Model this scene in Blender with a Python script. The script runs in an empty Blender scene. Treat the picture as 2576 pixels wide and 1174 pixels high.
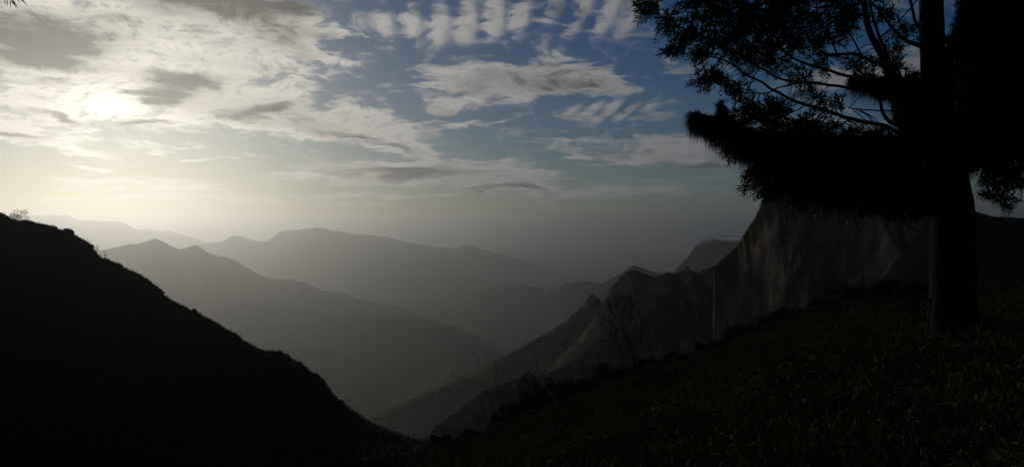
import bpy, math, random
import numpy as np

random.seed(7)
RNG = np.random.default_rng(11)
scene = bpy.context.scene
COL = scene.collection

# ------------------------------------------------------------------ camera, sky, sun, exposure
HFOV_TAN = 0.637
K = HFOV_TAN / 1288.0          # tangent per unit of the survey coordinates (2576 x 1174)
CX, CY = 1288.0, 587.0


def at(px, py, d):
    """Surveyed bearing (px, py) at depth d metres -> world point."""
    return ((px - CX) * K * d, d, (CY - py) * K * d)


cam_data = bpy.data.cameras.new("camera")
cam_data.sensor_width = 36.0
cam_data.lens = 18.0 / HFOV_TAN
cam_data.clip_start = 0.05
cam_data.clip_end = 300000.0
cam = bpy.data.objects.new("camera", cam_data)
COL.objects.link(cam)
cam.location = (0, 0, 0)
cam.rotation_euler = (math.radians(90), 0, 0)
scene.camera = cam

SUN_PX, SUN_PY = 268, 262
sx, sy, sz = at(SUN_PX, SUN_PY, 1.0)
sl = math.sqrt(sx * sx + sy * sy + sz * sz)
SUN = (sx / sl, sy / sl, sz / sl)
SUN_EL = math.asin(SUN[2])
SUN_AZ = math.atan2(SUN[0], SUN[1])

scene.view_settings.view_transform = 'Standard'
scene.view_settings.look = 'None'
scene.view_settings.exposure = 0.0
scene.view_settings.gamma = 1.0
scene.view_settings.use_curve_mapping = False
scene.cycles.volume_bounces = 0
scene.cycles.max_bounces = 6
scene.cycles.diffuse_bounces = 2
scene.cycles.transparent_max_bounces = 8

sun_data = bpy.data.lights.new("sun", 'SUN')
sun_data.energy = 0.61
sun_data.angle = math.radians(6.0)
sun_data.color = (1.0, 0.905, 0.75)
sun = bpy.data.objects.new("sun", sun_data)
COL.objects.link(sun)
sun.location = (SUN[0] * 50, SUN[1] * 50, SUN[2] * 50)
from mathutils import Vector
sun.rotation_euler = Vector(SUN).to_track_quat('Z', 'Y').to_euler()

HAZE_DENSITY = 0.86e-4
SKY_STRENGTH = 0.1


class NT:
    """Tiny helper for wiring shader nodes."""

    def __init__(self, tree):
        self.t = tree

    def n(self, kind, **props):
        nd = self.t.nodes.new(kind)
        for k, v in props.items():
            setattr(nd, k, v)
        return nd

    def put(self, sock, v):
        if hasattr(v, "is_output") or isinstance(v, bpy.types.NodeSocket):
            self.t.links.new(v, sock)
        else:
            sock.default_value = v

    def m(self, op, a, b=None, c=None, clamp=False):
        nd = self.n('ShaderNodeMath', operation=op, use_clamp=clamp)
        self.put(nd.inputs[0], a)
        if b is not None:
            self.put(nd.inputs[1], b)
        if c is not None:
            self.put(nd.inputs[2], c)
        return nd.outputs[0]

    def vm(self, op, a, b=None, scale=None):
        nd = self.n('ShaderNodeVectorMath', operation=op)
        self.put(nd.inputs[0], a)
        if b is not None:
            self.put(nd.inputs[1], b)
        if scale is not None:
            self.put(nd.inputs['Scale'], scale)
        return nd.outputs['Value'] if op in ('LENGTH', 'DOT_PRODUCT') else nd.outputs[0]

    def mapr(self, v, a, b, c=0.0, d=1.0, smooth=True):
        nd = self.n('ShaderNodeMapRange', interpolation_type='SMOOTHSTEP' if smooth else 'LINEAR')
        self.put(nd.inputs[0], v)
        for i, q in enumerate((a, b, c, d)):
            nd.inputs[1 + i].default_value = q
        return nd.outputs[0]

    def noise(self, vec, scale, detail=4.0, rough=0.55, lac=2.0, dist=0.0, color=False):
        nd = self.n('ShaderNodeTexNoise', noise_dimensions='3D')
        if vec is not None:
            self.put(nd.inputs['Vector'], vec)
        nd.inputs['Scale'].default_value = scale
        nd.inputs['Detail'].default_value = detail
        nd.inputs['Roughness'].default_value = rough
        nd.inputs['Lacunarity'].default_value = lac
        nd.inputs['Distortion'].default_value = dist
        return nd.outputs['Color'] if color else nd.outputs[0]

    def xyz(self, x, y, z):
        nd = self.n('ShaderNodeCombineXYZ')
        for i, q in enumerate((x, y, z)):
            self.put(nd.inputs[i], q)
        return nd.outputs[0]

    def mix(self, f, a, b, blend='MIX'):
        nd = self.n('ShaderNodeMix', data_type='RGBA', blend_type=blend)
        self.put(nd.inputs[0], f)
        self.put(nd.inputs[6], a)
        self.put(nd.inputs[7], b)
        return nd.outputs[2]

    def link(self, a, b):
        self.t.links.new(a, b)


world = bpy.data.worlds.new("World")
scene.world = world
world.use_nodes = True
wt = NT(world.node_tree)
world.node_tree.nodes.clear()
w_out = wt.n('ShaderNodeOutputWorld')
w_bg = wt.n('ShaderNodeBackground')
w_bg.inputs['Strength'].default_value = SKY_STRENGTH
wt.link(w_bg.outputs[0], w_out.inputs[0])
tc = wt.n('ShaderNodeTexCoord')
DIR = tc.outputs['Generated']
sky = wt.n('ShaderNodeTexSky', sky_type='NISHITA')
sky.sun_disc = False
sky.sun_elevation = SUN_EL
sky.sun_rotation = SUN_AZ
sky.altitude = 1500.0
sky.air_density = 1.0
sky.dust_density = 0.7
sky.ozone_density = 2.5
sep = wt.n('ShaderNodeSeparateXYZ')
wt.link(DIR, sep.inputs[0])
DX, DY, DZ = sep.outputs
hz = wt.m('SQRT', wt.m('ADD', wt.m('MULTIPLY', DX, DX), wt.m('MULTIPLY', DY, DY)))
AZ = wt.m('ARCTAN2', DX, DY)
TE = wt.m('DIVIDE', DZ, wt.m('MAXIMUM', hz, 0.02))
zc = wt.m('ADD', wt.m('MAXIMUM', DZ, 0.0), 0.07)
PLANE = wt.xyz(wt.m('DIVIDE', DX, zc), wt.m('DIVIDE', DY, zc), 0.3)      # cloud layer seen in perspective
ANG = wt.xyz(AZ, TE, 0.0)
STREAK = wt.xyz(wt.m('MULTIPLY', AZ, 5.0), wt.m('MULTIPLY', TE, 22.0), 1.7)

n_warp = wt.noise(STREAK, 1.6, 4.0, 0.6, color=True)
n_warp = wt.vm('SUBTRACT', n_warp, (0.5, 0.5, 0.5))
WARP = wt.vm('ADD', ANG, wt.vm('MULTIPLY', n_warp, (0.16, 0.05, 0.0)))
n_fine = wt.noise(PLANE, 3.6, 10.0, 0.66, dist=0.35)
MOT = wt.xyz(AZ, wt.m('MULTIPLY', TE, 2.1), 0.6)
n_mot = wt.noise(MOT, 18.0, 10.0, 0.69, dist=0.6)
mot_w = wt.mapr(TE, 0.05, 0.14)
n_mot0 = wt.m('MULTIPLY', wt.m('SUBTRACT', n_mot, 0.5), mot_w)
n_big = wt.noise(PLANE, 0.55, 5.0, 0.55)
n_band = wt.noise(STREAK, 2.3, 7.0, 0.6)


def blob_field(blobs, coords):
    """Sum of soft elliptical banks (px, py, rx, ry, tilt_deg, weight) on the sky."""
    acc = None
    for i, (px, py, rx, ry, tilt, wgt) in enumerate(blobs):
        if i and i % 8 == 0:      # keeps the shader's evaluation order short (register space)
            coords = wt.vm('ADD', coords, wt.m('MULTIPLY', acc, 1e-7))
        x = (px - CX) * K
        q = math.sqrt(1 + x * x)
        a0, t0 = math.atan(x), (CY - py) * K / q
        mp = wt.n('ShaderNodeMapping', vector_type='TEXTURE')
        wt.link(coords, mp.inputs['Vector'])
        mp.inputs['Location'].default_value = (a0, t0, 0)
        mp.inputs['Rotation'].default_value = (0, 0, math.radians(-tilt))
        mp.inputs['Scale'].default_value = (rx * K / (q * q), ry * K / q, 1)
        r = wt.vm('LENGTH', mp.outputs[0])
        v = wt.mapr(r, 1.25, 0.15, 0.0, wgt)
        acc = v if acc is None else wt.m('ADD', acc, v)
    return acc


BANKS = [
    (330, 90, 600, 175, 0, 0.85), (120, 260, 420, 110, 4, 0.6), (80, 345, 240, 40, 6, 0.6),
    (560, 250, 340, 105, 8, 0.85), (700, 110, 210, 100, 0, 0.45), (790, 60, 90, 90, 0, 0.3),
    (830, 142, 130, 24, 12, 0.55), (720, 300, 260, 50, 8, 0.65), (960, 300, 170, 34, 3, 0.7),
    (900, 345, 230, 28, 8, 0.7), (1060, 370, 150, 34, 22, 0.6), (1000, 430, 320, 38, 2, 0.75),
    (1250, 452, 260, 22, 8, 0.6), (1420, 475, 330, 26, 2, 0.42),
    (870, 265, 60, 14, 10, 0.45), (845, 90, 50, 12, 5, 0.4),
    # thin wisps low in the glow
    (210, 408, 110, 9, 3, 0.6), (250, 443, 130, 9, 2, 0.55), (640, 388, 80, 6, 2, 0.6), (530, 405, 42, 4, 0, 0.6),
    (500, 382, 60, 4, 3, 0.5), (420, 470, 260, 12, 3, 0.5), (560, 492, 420, 10, 2, 0.5), (880, 450, 240, 14, 0, 0.5),
    (400, 374, 90, 8, 10, 0.55), (20, 370, 40, 5, 4, 0.5), (150, 378, 140, 9, 4, 0.5), (300, 500, 300, 7, 0, 0.5), (700, 508, 420, 7, 1, 0.55), (1000, 485, 360, 8, 1, 0.5), (150, 505, 200, 6, 1, 0.45),
    # middle and right
    (1180, 205, 190, 52, 2, 0.78), (1330, 200, 240, 44, -4, 0.75), (1470, 205, 170, 40, 8, 0.62), (1200, 252, 110, 28, -14, 0.6),
    (1030, 222, 110, 10, -2, 0.5), (1350, 240, 180, 22, -8, 0.45), (1390, 150, 60, 30, -30, 0.35),
    (1180, 322, 90, 11, -6, 0.75), (1260, 303, 70, 12, -8, 0.4), (1410, 358, 95, 16, -6, 0.55), (1450, 385, 90, 14, 4, 0.55),
    (1640, 372, 230, 42, 0, 0.58), (1760, 400, 260, 36, 3, 0.5), (1560, 405, 150, 12, -4, 0.5), (1700, 470, 340, 24, 0, 0.3),
    (1590, 340, 100, 22, -4, 0.3), (1250, 415, 110, 10, 8, 0.4),
    (2230, 180, 300, 60, -4, 0.5), (2150, 300, 260, 40, 6, 0.35), (2500, 500, 320, 60, 0, 0.3),
]
RIPPLE_A = [(1090, 56, 230, 72, 0, 0.66), (1270, 40, 150, 72, 0, 0.6)]
RIPPLE_B = [(1480, 22, 170, 84, 20, 0.66), (1400, 112, 80, 38, -25, 0.4)]
RIPPLE_C = [(1530, 276, 150, 34, -4, 0.72)]
DARKS = [
    (90, 105, 280, 100, 2, 1.15), (540, 8, 360, 62, 0, 0.9), (330, 60, 200, 50, 0, 0.3), (440, 208, 160, 38, -4, 1.1), (400, 248, 120, 20, 2, 1.15),
    (640, 280, 125, 22, -10, 0.9), (60, 340, 170, 16, 6, 0.8), (40, 290, 160, 18, 3, 0.35), (1010, 440, 240, 18, 1, 0.95), (1280, 470, 180, 11, 2, 0.7),
    (700, 95, 100, 36, 0, 0.5), (1760, 425, 150, 16, 2, 0.6), (330, 302, 110, 14, 2, 0.9), (150, 300, 90, 12, 4, 0.6), (170, 225, 60, 14, 0, 0.5), (930, 352, 170, 9, 8, 0.5),
    (1440, 210, 130, 30, 4, 0.4), (1250, 215, 60, 10, 2, 0.3), (760, 15, 140, 30, 0, 0.5), (300, 345, 60, 6, 4, 0.5),
]
bank = blob_field(BANKS, WARP)
LOW_WARP = wt.vm('ADD', ANG, wt.vm('MULTIPLY', n_warp, (0.05, 0.018, 0.0)))


# parallel cloud rolls: straight in the cloud layer, fanning out in perspective
ROLL_AZ = (1140 - CX) * K
across = wt.m('DIVIDE', wt.m('SUBTRACT', wt.m('MULTIPLY', DX, math.cos(ROLL_AZ)), wt.m('MULTIPLY', DY, math.sin(ROLL_AZ))), zc)
roll = wt.m('SINE', wt.m('ADD', wt.m('MULTIPLY', across, 62.0), wt.m('ADD', wt.m('MULTIPLY', n_big, 9.0), wt.m('MULTIPLY', n_mot0, 7.0))))
rip_field = blob_field(RIPPLE_A + RIPPLE_B + RIPPLE_C, LOW_WARP)
rip = wt.m('MULTIPLY', rip_field, wt.m('MULTIPLY_ADD', roll, 0.40, 0.80))
# clouds over the rest of the sky, beyond the banks placed above
behind = wt.mapr(wt.m('ABSOLUTE', AZ), 0.75, 1.15, 0.0, 0.55)
high = wt.mapr(TE, 0.34, 0.7, 0.0, 0.5)
general = wt.m('MULTIPLY', wt.m('MAXIMUM', behind, high), wt.mapr(n_big, 0.4, 0.65))
dark_blobs = blob_field(DARKS, WARP)
dens = wt.m('ADD', wt.m('ADD', bank, general), wt.m('MULTIPLY', dark_blobs, 0.45))
tex = wt.m('ADD', wt.m('ADD', wt.m('MULTIPLY', n_mot0, 2.9), wt.m('MULTIPLY', wt.m('SUBTRACT', n_fine, 0.5), 1.3)), wt.m('MULTIPLY', wt.m('SUBTRACT', n_band, 0.5), 0.55))
# streaky veils close to the horizon
veil = wt.m('MULTIPLY', wt.mapr(TE, 0.10, 0.03), wt.mapr(n_band, 0.44, 0.7, 0.0, 0.28))
dens_t = wt.m('ADD', wt.m('ADD', dens, tex), wt.m('MULTIPLY', veil, 0.6))
rip_cover = wt.mapr(wt.m('ADD', rip, wt.m('MULTIPLY', n_mot0, 2.4)), 0.06, 0.80, 0.0, 0.95)
cover = wt.m('MAXIMUM', wt.mapr(dens_t, 0.06, 0.74), rip_cover)
dark_mask = wt.m('ADD', wt.m('ADD', dark_blobs, wt.m('MULTIPLY', n_mot0, 3.4)), wt.m('MULTIPLY', wt.m('SUBTRACT', n_fine, 0.5), 1.2))
dark = wt.mapr(dark_mask, -0.05, 1.05)
shade = wt.mapr(wt.m('ADD', dens_t, wt.m('MULTIPLY', wt.m('SUBTRACT', n_band, 0.5), 0.8)), 0.75, 1.7, 0.0, 0.35)

cosang = wt.vm('DOT_PRODUCT', wt.vm('NORMALIZE', DIR), SUN)
theta = wt.m('ARCCOSINE', wt.m('MINIMUM', wt.m('MAXIMUM', cosang, -1.0), 1.0))


def expo(scale, gain):
    return wt.m('MULTIPLY', wt.m('EXPONENT', wt.m('MULTIPLY', theta, -1.0 / scale)), gain)


G = 1.0 / SKY_STRENGTH
lit = wt.m('ADD', wt.m('ADD', expo(0.44, 0.90 * G), expo(0.05, 0.05 * G)), 0.04 * G)
lit = wt.m('MULTIPLY', lit, wt.m('MULTIPLY_ADD', wt.m('ADD', wt.m('SUBTRACT', n_fine, 0.5), wt.m('MULTIPLY', n_mot0, 2.4)), 1.3, 0.90))
lit_dark = wt.m('MULTIPLY', lit, wt.m('SUBTRACT', 1.0, shade))
lit_all = wt.m('MULTIPLY', lit_dark, wt.m('MULTIPLY_ADD', dark, -0.90, 1.0))
warm = wt.mapr(theta, 0.7, 0.05)
tint = wt.mix(warm, (0.98, 0.98, 1.02, 1), (1.0, 0.945, 0.83, 1))
cloud_col = wt.vm('SCALE', tint, scale=lit_all)
# the sun burning through the thin deck
da = wt.m('DIVIDE', wt.m('SUBTRACT', AZ, SUN_AZ + 0.002), 0.030)
dt = wt.m('DIVIDE', wt.m('SUBTRACT', TE, math.tan(SUN_EL)), 0.0115)      # slot between two cloud decks
slot = wt.m('ADD', wt.m('MULTIPLY', da, da), wt.m('MULTIPLY', dt, dt))
core = wt.m('MULTIPLY', wt.m('EXPONENT', wt.m('MULTIPLY', slot, -1.0)), 0.65 * G)
core = wt.m('MULTIPLY', core, wt.m('MULTIPLY', wt.mapr(n_mot, 0.40, 0.58, 0.0, 1.3), wt.mapr(n_band, 0.38, 0.6, 0.35, 1.2)))
core = wt.m('MULTIPLY', core, wt.m('MULTIPLY_ADD', dark, -0.85, 1.0))
aure = wt.m('ADD', expo(0.14, 0.09 * G), core)
aure_col = wt.vm('SCALE', wt.n('ShaderNodeCombineXYZ').outputs[0], scale=1.0)
aure_col = wt.vm('SCALE', wt.xyz(1.0, 0.97, 0.87), scale=aure)
hsv = wt.n('ShaderNodeHueSaturation')
wt.link(sky.outputs[0], hsv.inputs['Color'])
hsv.inputs['Saturation'].default_value = 1.45
hsv.inputs['Hue'].default_value = 0.512
hsv.inputs['Value'].default_value = 0.26
base = wt.vm('ADD', hsv.outputs[0], aure_col)
cloud_sum = wt.vm('ADD', cloud_col, wt.vm('SCALE', aure_col, scale=wt.m('MULTIPLY_ADD', dark, -0.75, 0.8)))
final_sky = wt.mix(cover, base, cloud_sum)
wt.link(final_sky, w_bg.inputs['Color'])
world.cycles.sampling_method = 'MANUAL'
world.cycles.sample_map_resolution = 512

# ------------------------------------------------------------------ helpers


def tag(o, label=None, cat=None, group=None, kind=None):
    if label: o["label"] = label
    if cat: o["category"] = cat
    if group: o["group"] = group
    if kind: o["kind"] = kind
    return o


def mesh_obj(name, verts, faces, mat, parent=None, smooth=True, loc=None):
    """verts (n,3), faces (m,3|4) numpy arrays or a list of such arrays -> one linked object."""
    if not isinstance(faces, list):
        faces = [faces]
    faces = [np.asarray(f, dtype=np.int32) for f in faces if len(f)]
    v = np.asarray(verts, dtype=np.float32)
    me = bpy.data.meshes.new(name)
    nl = sum(f.size for f in faces)
    nf = sum(f.shape[0] for f in faces)
    me.vertices.add(len(v))
    me.vertices.foreach_set("co", v.ravel())
    me.loops.add(nl)
    me.polygons.add(nf)
    me.loops.foreach_set("vertex_index", np.concatenate([f.ravel() for f in faces]))
    tot = np.concatenate([np.full(f.shape[0], f.shape[1], np.int32) for f in faces])
    me.polygons.foreach_set("loop_start", np.concatenate([[0], np.cumsum(tot)[:-1]]).astype(np.int32))
    me.polygons.foreach_set("loop_total", tot)
    me.polygons.foreach_set("use_smooth", np.full(nf, smooth, dtype=bool))
    me.update(calc_edges=True)
    me.validate()
    me.materials.append(mat)
    o = bpy.data.objects.new(name, me)
    COL.objects.link(o)
    if parent is not None:
        o.parent = parent
    if loc is not None:
        o.location = loc
    return o


def empty(name, loc=(0, 0, 0)):
    o = bpy.data.objects.new(name, None)
    o.empty_display_size = 0.3
    o.location = loc
    COL.objects.link(o)
    return o


def hash2(ix, iy, seed):
    h = (ix.astype(np.int64) * 374761393 + iy.astype(np.int64) * 668265263 + seed * 1442695041) & 0xFFFFFFFF
    h = ((h ^ (h >> 13)) * 1274126177) & 0xFFFFFFFF
    h = ((h ^ (h >> 16)) * 2246822519) & 0xFFFFFFFF
    return (h ^ (h >> 15)) & 0xFFFFFFFF


def perlin(x, y, seed=0):
    x = np.asarray(x, float); y = np.asarray(y, float)
    x0 = np.floor(x); y0 = np.floor(y)
    fx, fy = x - x0, y - y0
    u = fx ** 3 * (fx * (fx * 6 - 15) + 10)
    v = fy ** 3 * (fy * (fy * 6 - 15) + 10)

    def g(i, j):
        a = hash2(x0 + i, y0 + j, seed) * (2 * math.pi / 4294967296.0)
        return np.cos(a) * (fx - i) + np.sin(a) * (fy - j)
    return ((g(0, 0) * (1 - u) + g(1, 0) * u) * (1 - v) + (g(0, 1) * (1 - u) + g(1, 1) * u) * v) * 1.4


def fbm(x, y, octaves=5, seed=0, gain=0.5, ridged=False):
    a, s, tot = 1.0, 0.0, 0.0
    for i in range(octaves):
        p = perlin(x * 2 ** i + 17.3 * i, y * 2 ** i - 9.1 * i, seed + i)
        if ridged:
            p = 1 - 2 * np.abs(p)
        s = s + a * p
        tot += a
        a *= gain
    return s / tot


def principled(name, rough=0.9, spec=0.2):
    m = bpy.data.materials.new(name)
    m.use_nodes = True
    b = m.node_tree.nodes['Principled BSDF']
    b.inputs['Roughness'].default_value = rough
    b.inputs['Specular IOR Level'].default_value = spec
    return m, NT(m.node_tree), b


def ground_mat(name, grass, rock, scale, streak=None, steep=(0.55, 0.85), bump=0.0, sun_side=0.0, tilt=0.0):
    m, t, b = principled(name, 0.97, 0.0)
    tcn = t.n('ShaderNodeTexCoord')
    vec = tcn.outputs['Object']
    n1 = t.noise(vec, scale, 6, 0.6)
    geo = t.n('ShaderNodeNewGeometry')
    s = t.n('ShaderNodeSeparateXYZ')
    t.link(geo.outputs['Normal'], s.inputs[0])
    up = s.outputs[2]
    if sun_side:   # lit and shaded sides painted in: grass tone sunward, rock tone away
        up = t.m('ADD', t.m('MULTIPLY', up, 0.5), t.m('MULTIPLY', s.outputs[0], -sun_side))
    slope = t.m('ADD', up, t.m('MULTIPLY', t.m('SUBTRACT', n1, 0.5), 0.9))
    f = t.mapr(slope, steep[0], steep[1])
    n2 = t.noise(vec, scale * 5, 6, 0.65)
    g = t.mix(t.mapr(n2, 0.3, 0.7), [c * 0.55 for c in grass] + [1], [c * 1.35 for c in grass] + [1])
    r_vec = vec
    if streak:
        mp = t.n('ShaderNodeMapping')
        t.link(vec, mp.inputs[0])
        mp.inputs['Scale'].default_value = streak
        mp.inputs['Rotation'].default_value = (0, tilt, 0)
        r_vec = mp.outputs[0]
    n3 = t.noise(r_vec, scale * 3, 7, 0.65)
    r = t.mix(t.mapr(n3, 0.32, 0.68), [c * 0.4 for c in rock] + [1], [c * 1.5 for c in rock] + [1])
    t.link(t.mix(f, r, g), b.inputs['Base Color'])
    if bump:
        bp = t.n('ShaderNodeBump')
        bp.inputs['Strength'].default_value = 0.8
        bp.inputs['Distance'].default_value = bump
        t.link(t.m('ADD', n3, t.m('MULTIPLY', n2, 0.5)), bp.inputs['Height'])
        t.link(bp.outputs[0], b.inputs['Normal'])
    return m


def grid_faces(nr, nc, wrap=False):
    r = np.arange(nr - 1)[:, None]
    c = np.arange(nc if wrap else nc - 1)[None, :]
    c2 = (c + 1) % nc
    a = r * nc + c
    b = r * nc + c2
    return np.stack([a, b, b + nc, a + nc], -1).reshape(-1, 4)


PLAIN_Z = -800.0
FAR = 1.45

# ------------------------------------------------------------------ near ground: the slope underfoot and the hill across the gully
CREST_PX = [(0, 533), (8, 537), (16, 543), (24, 546), (29, 550), (47, 555.5), (64, 554.6), (79, 557), (82, 560.5), (103, 564), (116, 563.5),
            (133, 568), (139, 568.7), (146, 576.4), (157, 577.7), (164, 575.6), (177, 581), (182, 586), (184, 591), (195, 593.4), (206, 600.6),
            (214, 606), (226, 612.7), (231, 618), (234, 625), (242, 633), (247, 641), (255, 648), (266, 651), (284, 659), (305, 665.8), (307, 671),
            (320, 674.4), (322, 678), (340, 685), (357, 691.6), (370, 700), (387, 715), (402, 726), (407.5, 730), (409.5, 739), (426, 751), (441, 760.5),
            (465, 771), (481.5, 781), (484, 777.7), (493, 784), (506, 792), (527, 802), (549, 814), (570, 828), (594, 839), (611, 855), (635, 869),
            (663, 883), (671, 885), (693, 883), (709, 884), (726, 893), (735, 903), (749, 910), (762, 915), (776, 928), (789, 941), (802, 947),
            (815, 956), (823, 969), (831, 979.5), (836, 991), (849, 1004), (854, 1014), (870, 1023), (881, 1028), (891, 1041), (901, 1046),
            (920, 1061), (943, 1074), (972, 1086), (996, 1095), (1030, 1109), (1059, 1115), (1085, 1120), (1130, 1122), (1200, 1110), (1260, 1076), (1330, 1048),
            (1400, 1020), (1480, 988), (1540, 960), (1600, 934), (1650, 920), (1700, 908), (1760, 890), (1800, 874), (1850, 852), (1900, 832),
            (1950, 816), (2000, 802), (2060, 786), (2110, 770), (2160, 758), (2250, 744), (2340, 736), (2450, 726), (2576, 706)]
DIST_PX = [(0, 100), (250, 92), (400, 86), (700, 76), (900, 66), (1059, 56), (1130, 54), (1260, 60), (1400, 65), (1600, 70), (1800, 68), (2000, 60),
           (2200, 52), (2340, 46), (2576, 40)]
GULLY_PX = [(0, 1.0), (900, 1.0), (1059, 0.6), (1200, 0.0), (2576, 0.0)]


def az_of(px):
    return math.atan((px - CX) * K)


crest_a = [az_of(p) for p, _ in CREST_PX]
crest_t = [(CY - q) * K / math.sqrt(1 + ((p - CX) * K) ** 2) for p, q in CREST_PX]
cr_a = np.array([-math.pi, -2.2, -1.4, -0.9] + crest_a + [0.75, 1.2, 2.0, 2.6, math.pi])
cr_t = np.array([-0.02, -0.06, -0.05, 0.02] + crest_t + [-0.03, 0.0, 0.03, 0.02, -0.02])
di_a = np.array([-math.pi, -2.2, -1.4, -0.9] + [az_of(p) for p, _ in DIST_PX] + [1.2, 2.0, 2.6, math.pi])
di_r = np.array([60, 70, 90, 105] + [d * math.sqrt(1 + ((p - CX) * K) ** 2) for p, d in DIST_PX] + [50, 50, 55, 60])
gu_a = np.array([-math.pi, -2.0, -1.3] + [az_of(p) for p, _ in GULLY_PX] + [math.pi])
gu_v = np.array([0, 0.0, 0.7] + [g for _, g in GULLY_PX] + [0])


sm_a = np.linspace(-math.pi, math.pi, 1500)
_k = np.exp(-np.linspace(-2.2, 2.2, 31) ** 2)
sm_t = np.convolve(np.pad(np.interp(sm_a, cr_a, cr_t), 15, mode='edge'), _k / _k.sum(), mode='valid')


def near_height(a, r, rough=True):
    """Height of the near ground at azimuth a, horizontal distance r (numpy arrays)."""
    rc = np.interp(a, di_a, di_r)
    detail = np.clip(r / rc, 0, 1) ** 24
    tc_ = np.interp(a, cr_a, cr_t) * detail + np.interp(a, sm_a, sm_t) * (1 - detail)
    gv = np.interp(a, gu_a, gu_v)
    zc_ = tc_ * rc
    f = np.clip(r / rc, 0, 1)
    f0 = 2.2 / rc
    g = np.clip((f - f0) / (1 - f0), 0, 1)
    straight = -1.75 + (zc_ + 1.75) * g
    rg, zg = 0.36, -0.36 * 0.36 * rc
    lo = np.where(g < rg, -1.75 + (zg + 1.75) * g / rg, zg + (zc_ - zg) * (g - rg) / (1 - rg))
    z = straight * (1 - gv) + lo * gv
    over = np.maximum(r - rc, 0)
    z = z - 0.7 * over - 0.25 * np.minimum(over, 6) ** 1
    if rough:
        x, y = r * np.sin(a), r * np.cos(a)
        big = fbm(x / 22.0, y / 22.0, 4, 3) * 1.6 * np.clip((r - 6) / 25, 0, 1)
        small = fbm(x / 3.0, y / 3.0, 3, 9) * 0.16
        far = fbm(x / 90.0, y / 90.0, 5, 5, ridged=True) * np.minimum(over * 0.25, 35)
        keep = np.clip((1 - f) * 5, 0, 1)
        edge = fbm(a * 260.0, a * 0 + 0.5, 3, 21) * 0.0016 * rc * np.where(gv > 0.3, 1.0, 0.7)
        z = z + big * keep + small * np.maximum(keep, 0.15) + far + np.where(over < 8, edge * np.clip(f * 14 - 13, 0, 1), edge * np.clip(2 - over / 15, 0, 1))
    return z


SPLIT = az_of(1085)
HILL_BACK = -1.45
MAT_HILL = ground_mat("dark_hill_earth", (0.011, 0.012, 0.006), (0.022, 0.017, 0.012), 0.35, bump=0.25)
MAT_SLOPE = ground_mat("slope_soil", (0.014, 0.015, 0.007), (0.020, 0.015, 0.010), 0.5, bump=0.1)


def polar_ground(name, az, mat, label):
    f = np.concatenate([np.geomspace(0.012, 1.0, 95), 1.0 + np.geomspace(0.01, 14.0, 34)])
    A, F = np.meshgrid(az, f)
    R = F * np.interp(A, di_a, di_r)
    Z = near_height(A, R)
    Z = np.maximum(Z, PLAIN_Z - 25)
    v = np.stack([R * np.sin(A), R * np.cos(A), Z], -1).reshape(-1, 3)
    o = mesh_obj(name, v, grid_faces(len(f), len(az))[:, ::-1], mat)
    return tag(o, label, None, None, "structure")


az_hill = np.concatenate([np.linspace(HILL_BACK, az_of(-40), 60, endpoint=False), np.linspace(az_of(-40), SPLIT, 520)])
az_slope = np.concatenate([np.linspace(SPLIT, az_of(2620), 420, endpoint=False), np.linspace(az_of(2620), HILL_BACK + 2 * math.pi, 170)])
az_slope_w = np.where(az_slope > math.pi, az_slope - 2 * math.pi, az_slope)
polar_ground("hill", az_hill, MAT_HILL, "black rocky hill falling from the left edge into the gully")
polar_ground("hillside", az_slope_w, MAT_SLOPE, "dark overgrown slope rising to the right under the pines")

MAT_BOULDER = ground_mat("boulder_rock", (0.02, 0.02, 0.012), (0.05, 0.038, 0.030), 1.2, steep=(0.8, 1.2), bump=0.05)


def boulder(px, py, w, h, d, tilt, seed, label):
    th = np.linspace(0, 2 * math.pi, 18, endpoint=False)
    ph = np.linspace(-math.pi / 2, math.pi / 2, 11)
    TH, PH = np.meshgrid(th, ph)
    x, y, z = np.cos(PH) * np.cos(TH), np.cos(PH) * np.sin(TH), np.sin(PH)
    n = 1 + 0.28 * fbm(x * 1.3 + seed, y * 1.3 + z * 1.7, 4, seed)
    n = n / np.maximum(1, (np.abs(x) ** 4 + np.abs(y) ** 4 + np.abs(z) ** 4) ** 0.25 + 0.25)
    s = K * d
    v = np.stack([x * n * w * s * 0.6, y * n * w * s * 0.5, z * n * h * s * 0.6], -1).reshape(-1, 3)
    c, q = math.cos(math.radians(tilt)), math.sin(math.radians(tilt))
    v = np.stack([v[:, 0] * c + v[:, 2] * q, v[:, 1], -v[:, 0] * q + v[:, 2] * c], -1)
    o = mesh_obj("boulder", v, grid_faces(11, 18, True), MAT_BOULDER, loc=at(px, py, d))
    tag(o, label, "boulder", "boulders on the black hill rim")


for i, (px, py, w, h, t_, lab) in enumerate([
        (172, 585, 26, 20, 18, "blocky boulder jutting from the upper rim of the black hill"), (137, 575, 14, 13, 10, "small boulder left of the blocky one on the black hill rim"),
        (70, 560, 30, 11, 8, "flat boulder right of the sparse bush on the black hill"), (229, 621, 12, 14, 40, "boulder above the dry stalks at the steep rim"),
        (298, 668, 22, 11, 25, "overhanging slab boulder on the rim below the dry stalks"), (316, 678, 14, 8, 20, "second thin slab just below the overhanging slab"),
        (403, 734, 20, 12, 38, "dark ledge boulder halfway down the black hill rim"), (489, 784, 18, 13, 48, "pointed boulder lower on the rim before the round knob"),
        (795, 947, 22, 16, 42, "lumpy boulder on the steep lower rim of the black hill"), (858, 1014, 20, 16, 45, "lowest boulder on the rim above the grassy saddle")]):
    boulder(px, py, w, h, float(np.interp(az_of(px), di_a, di_r)) / math.sqrt(1 + ((px - CX) * K) ** 2) - 0.2, t_, 5 + i, lab)

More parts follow.
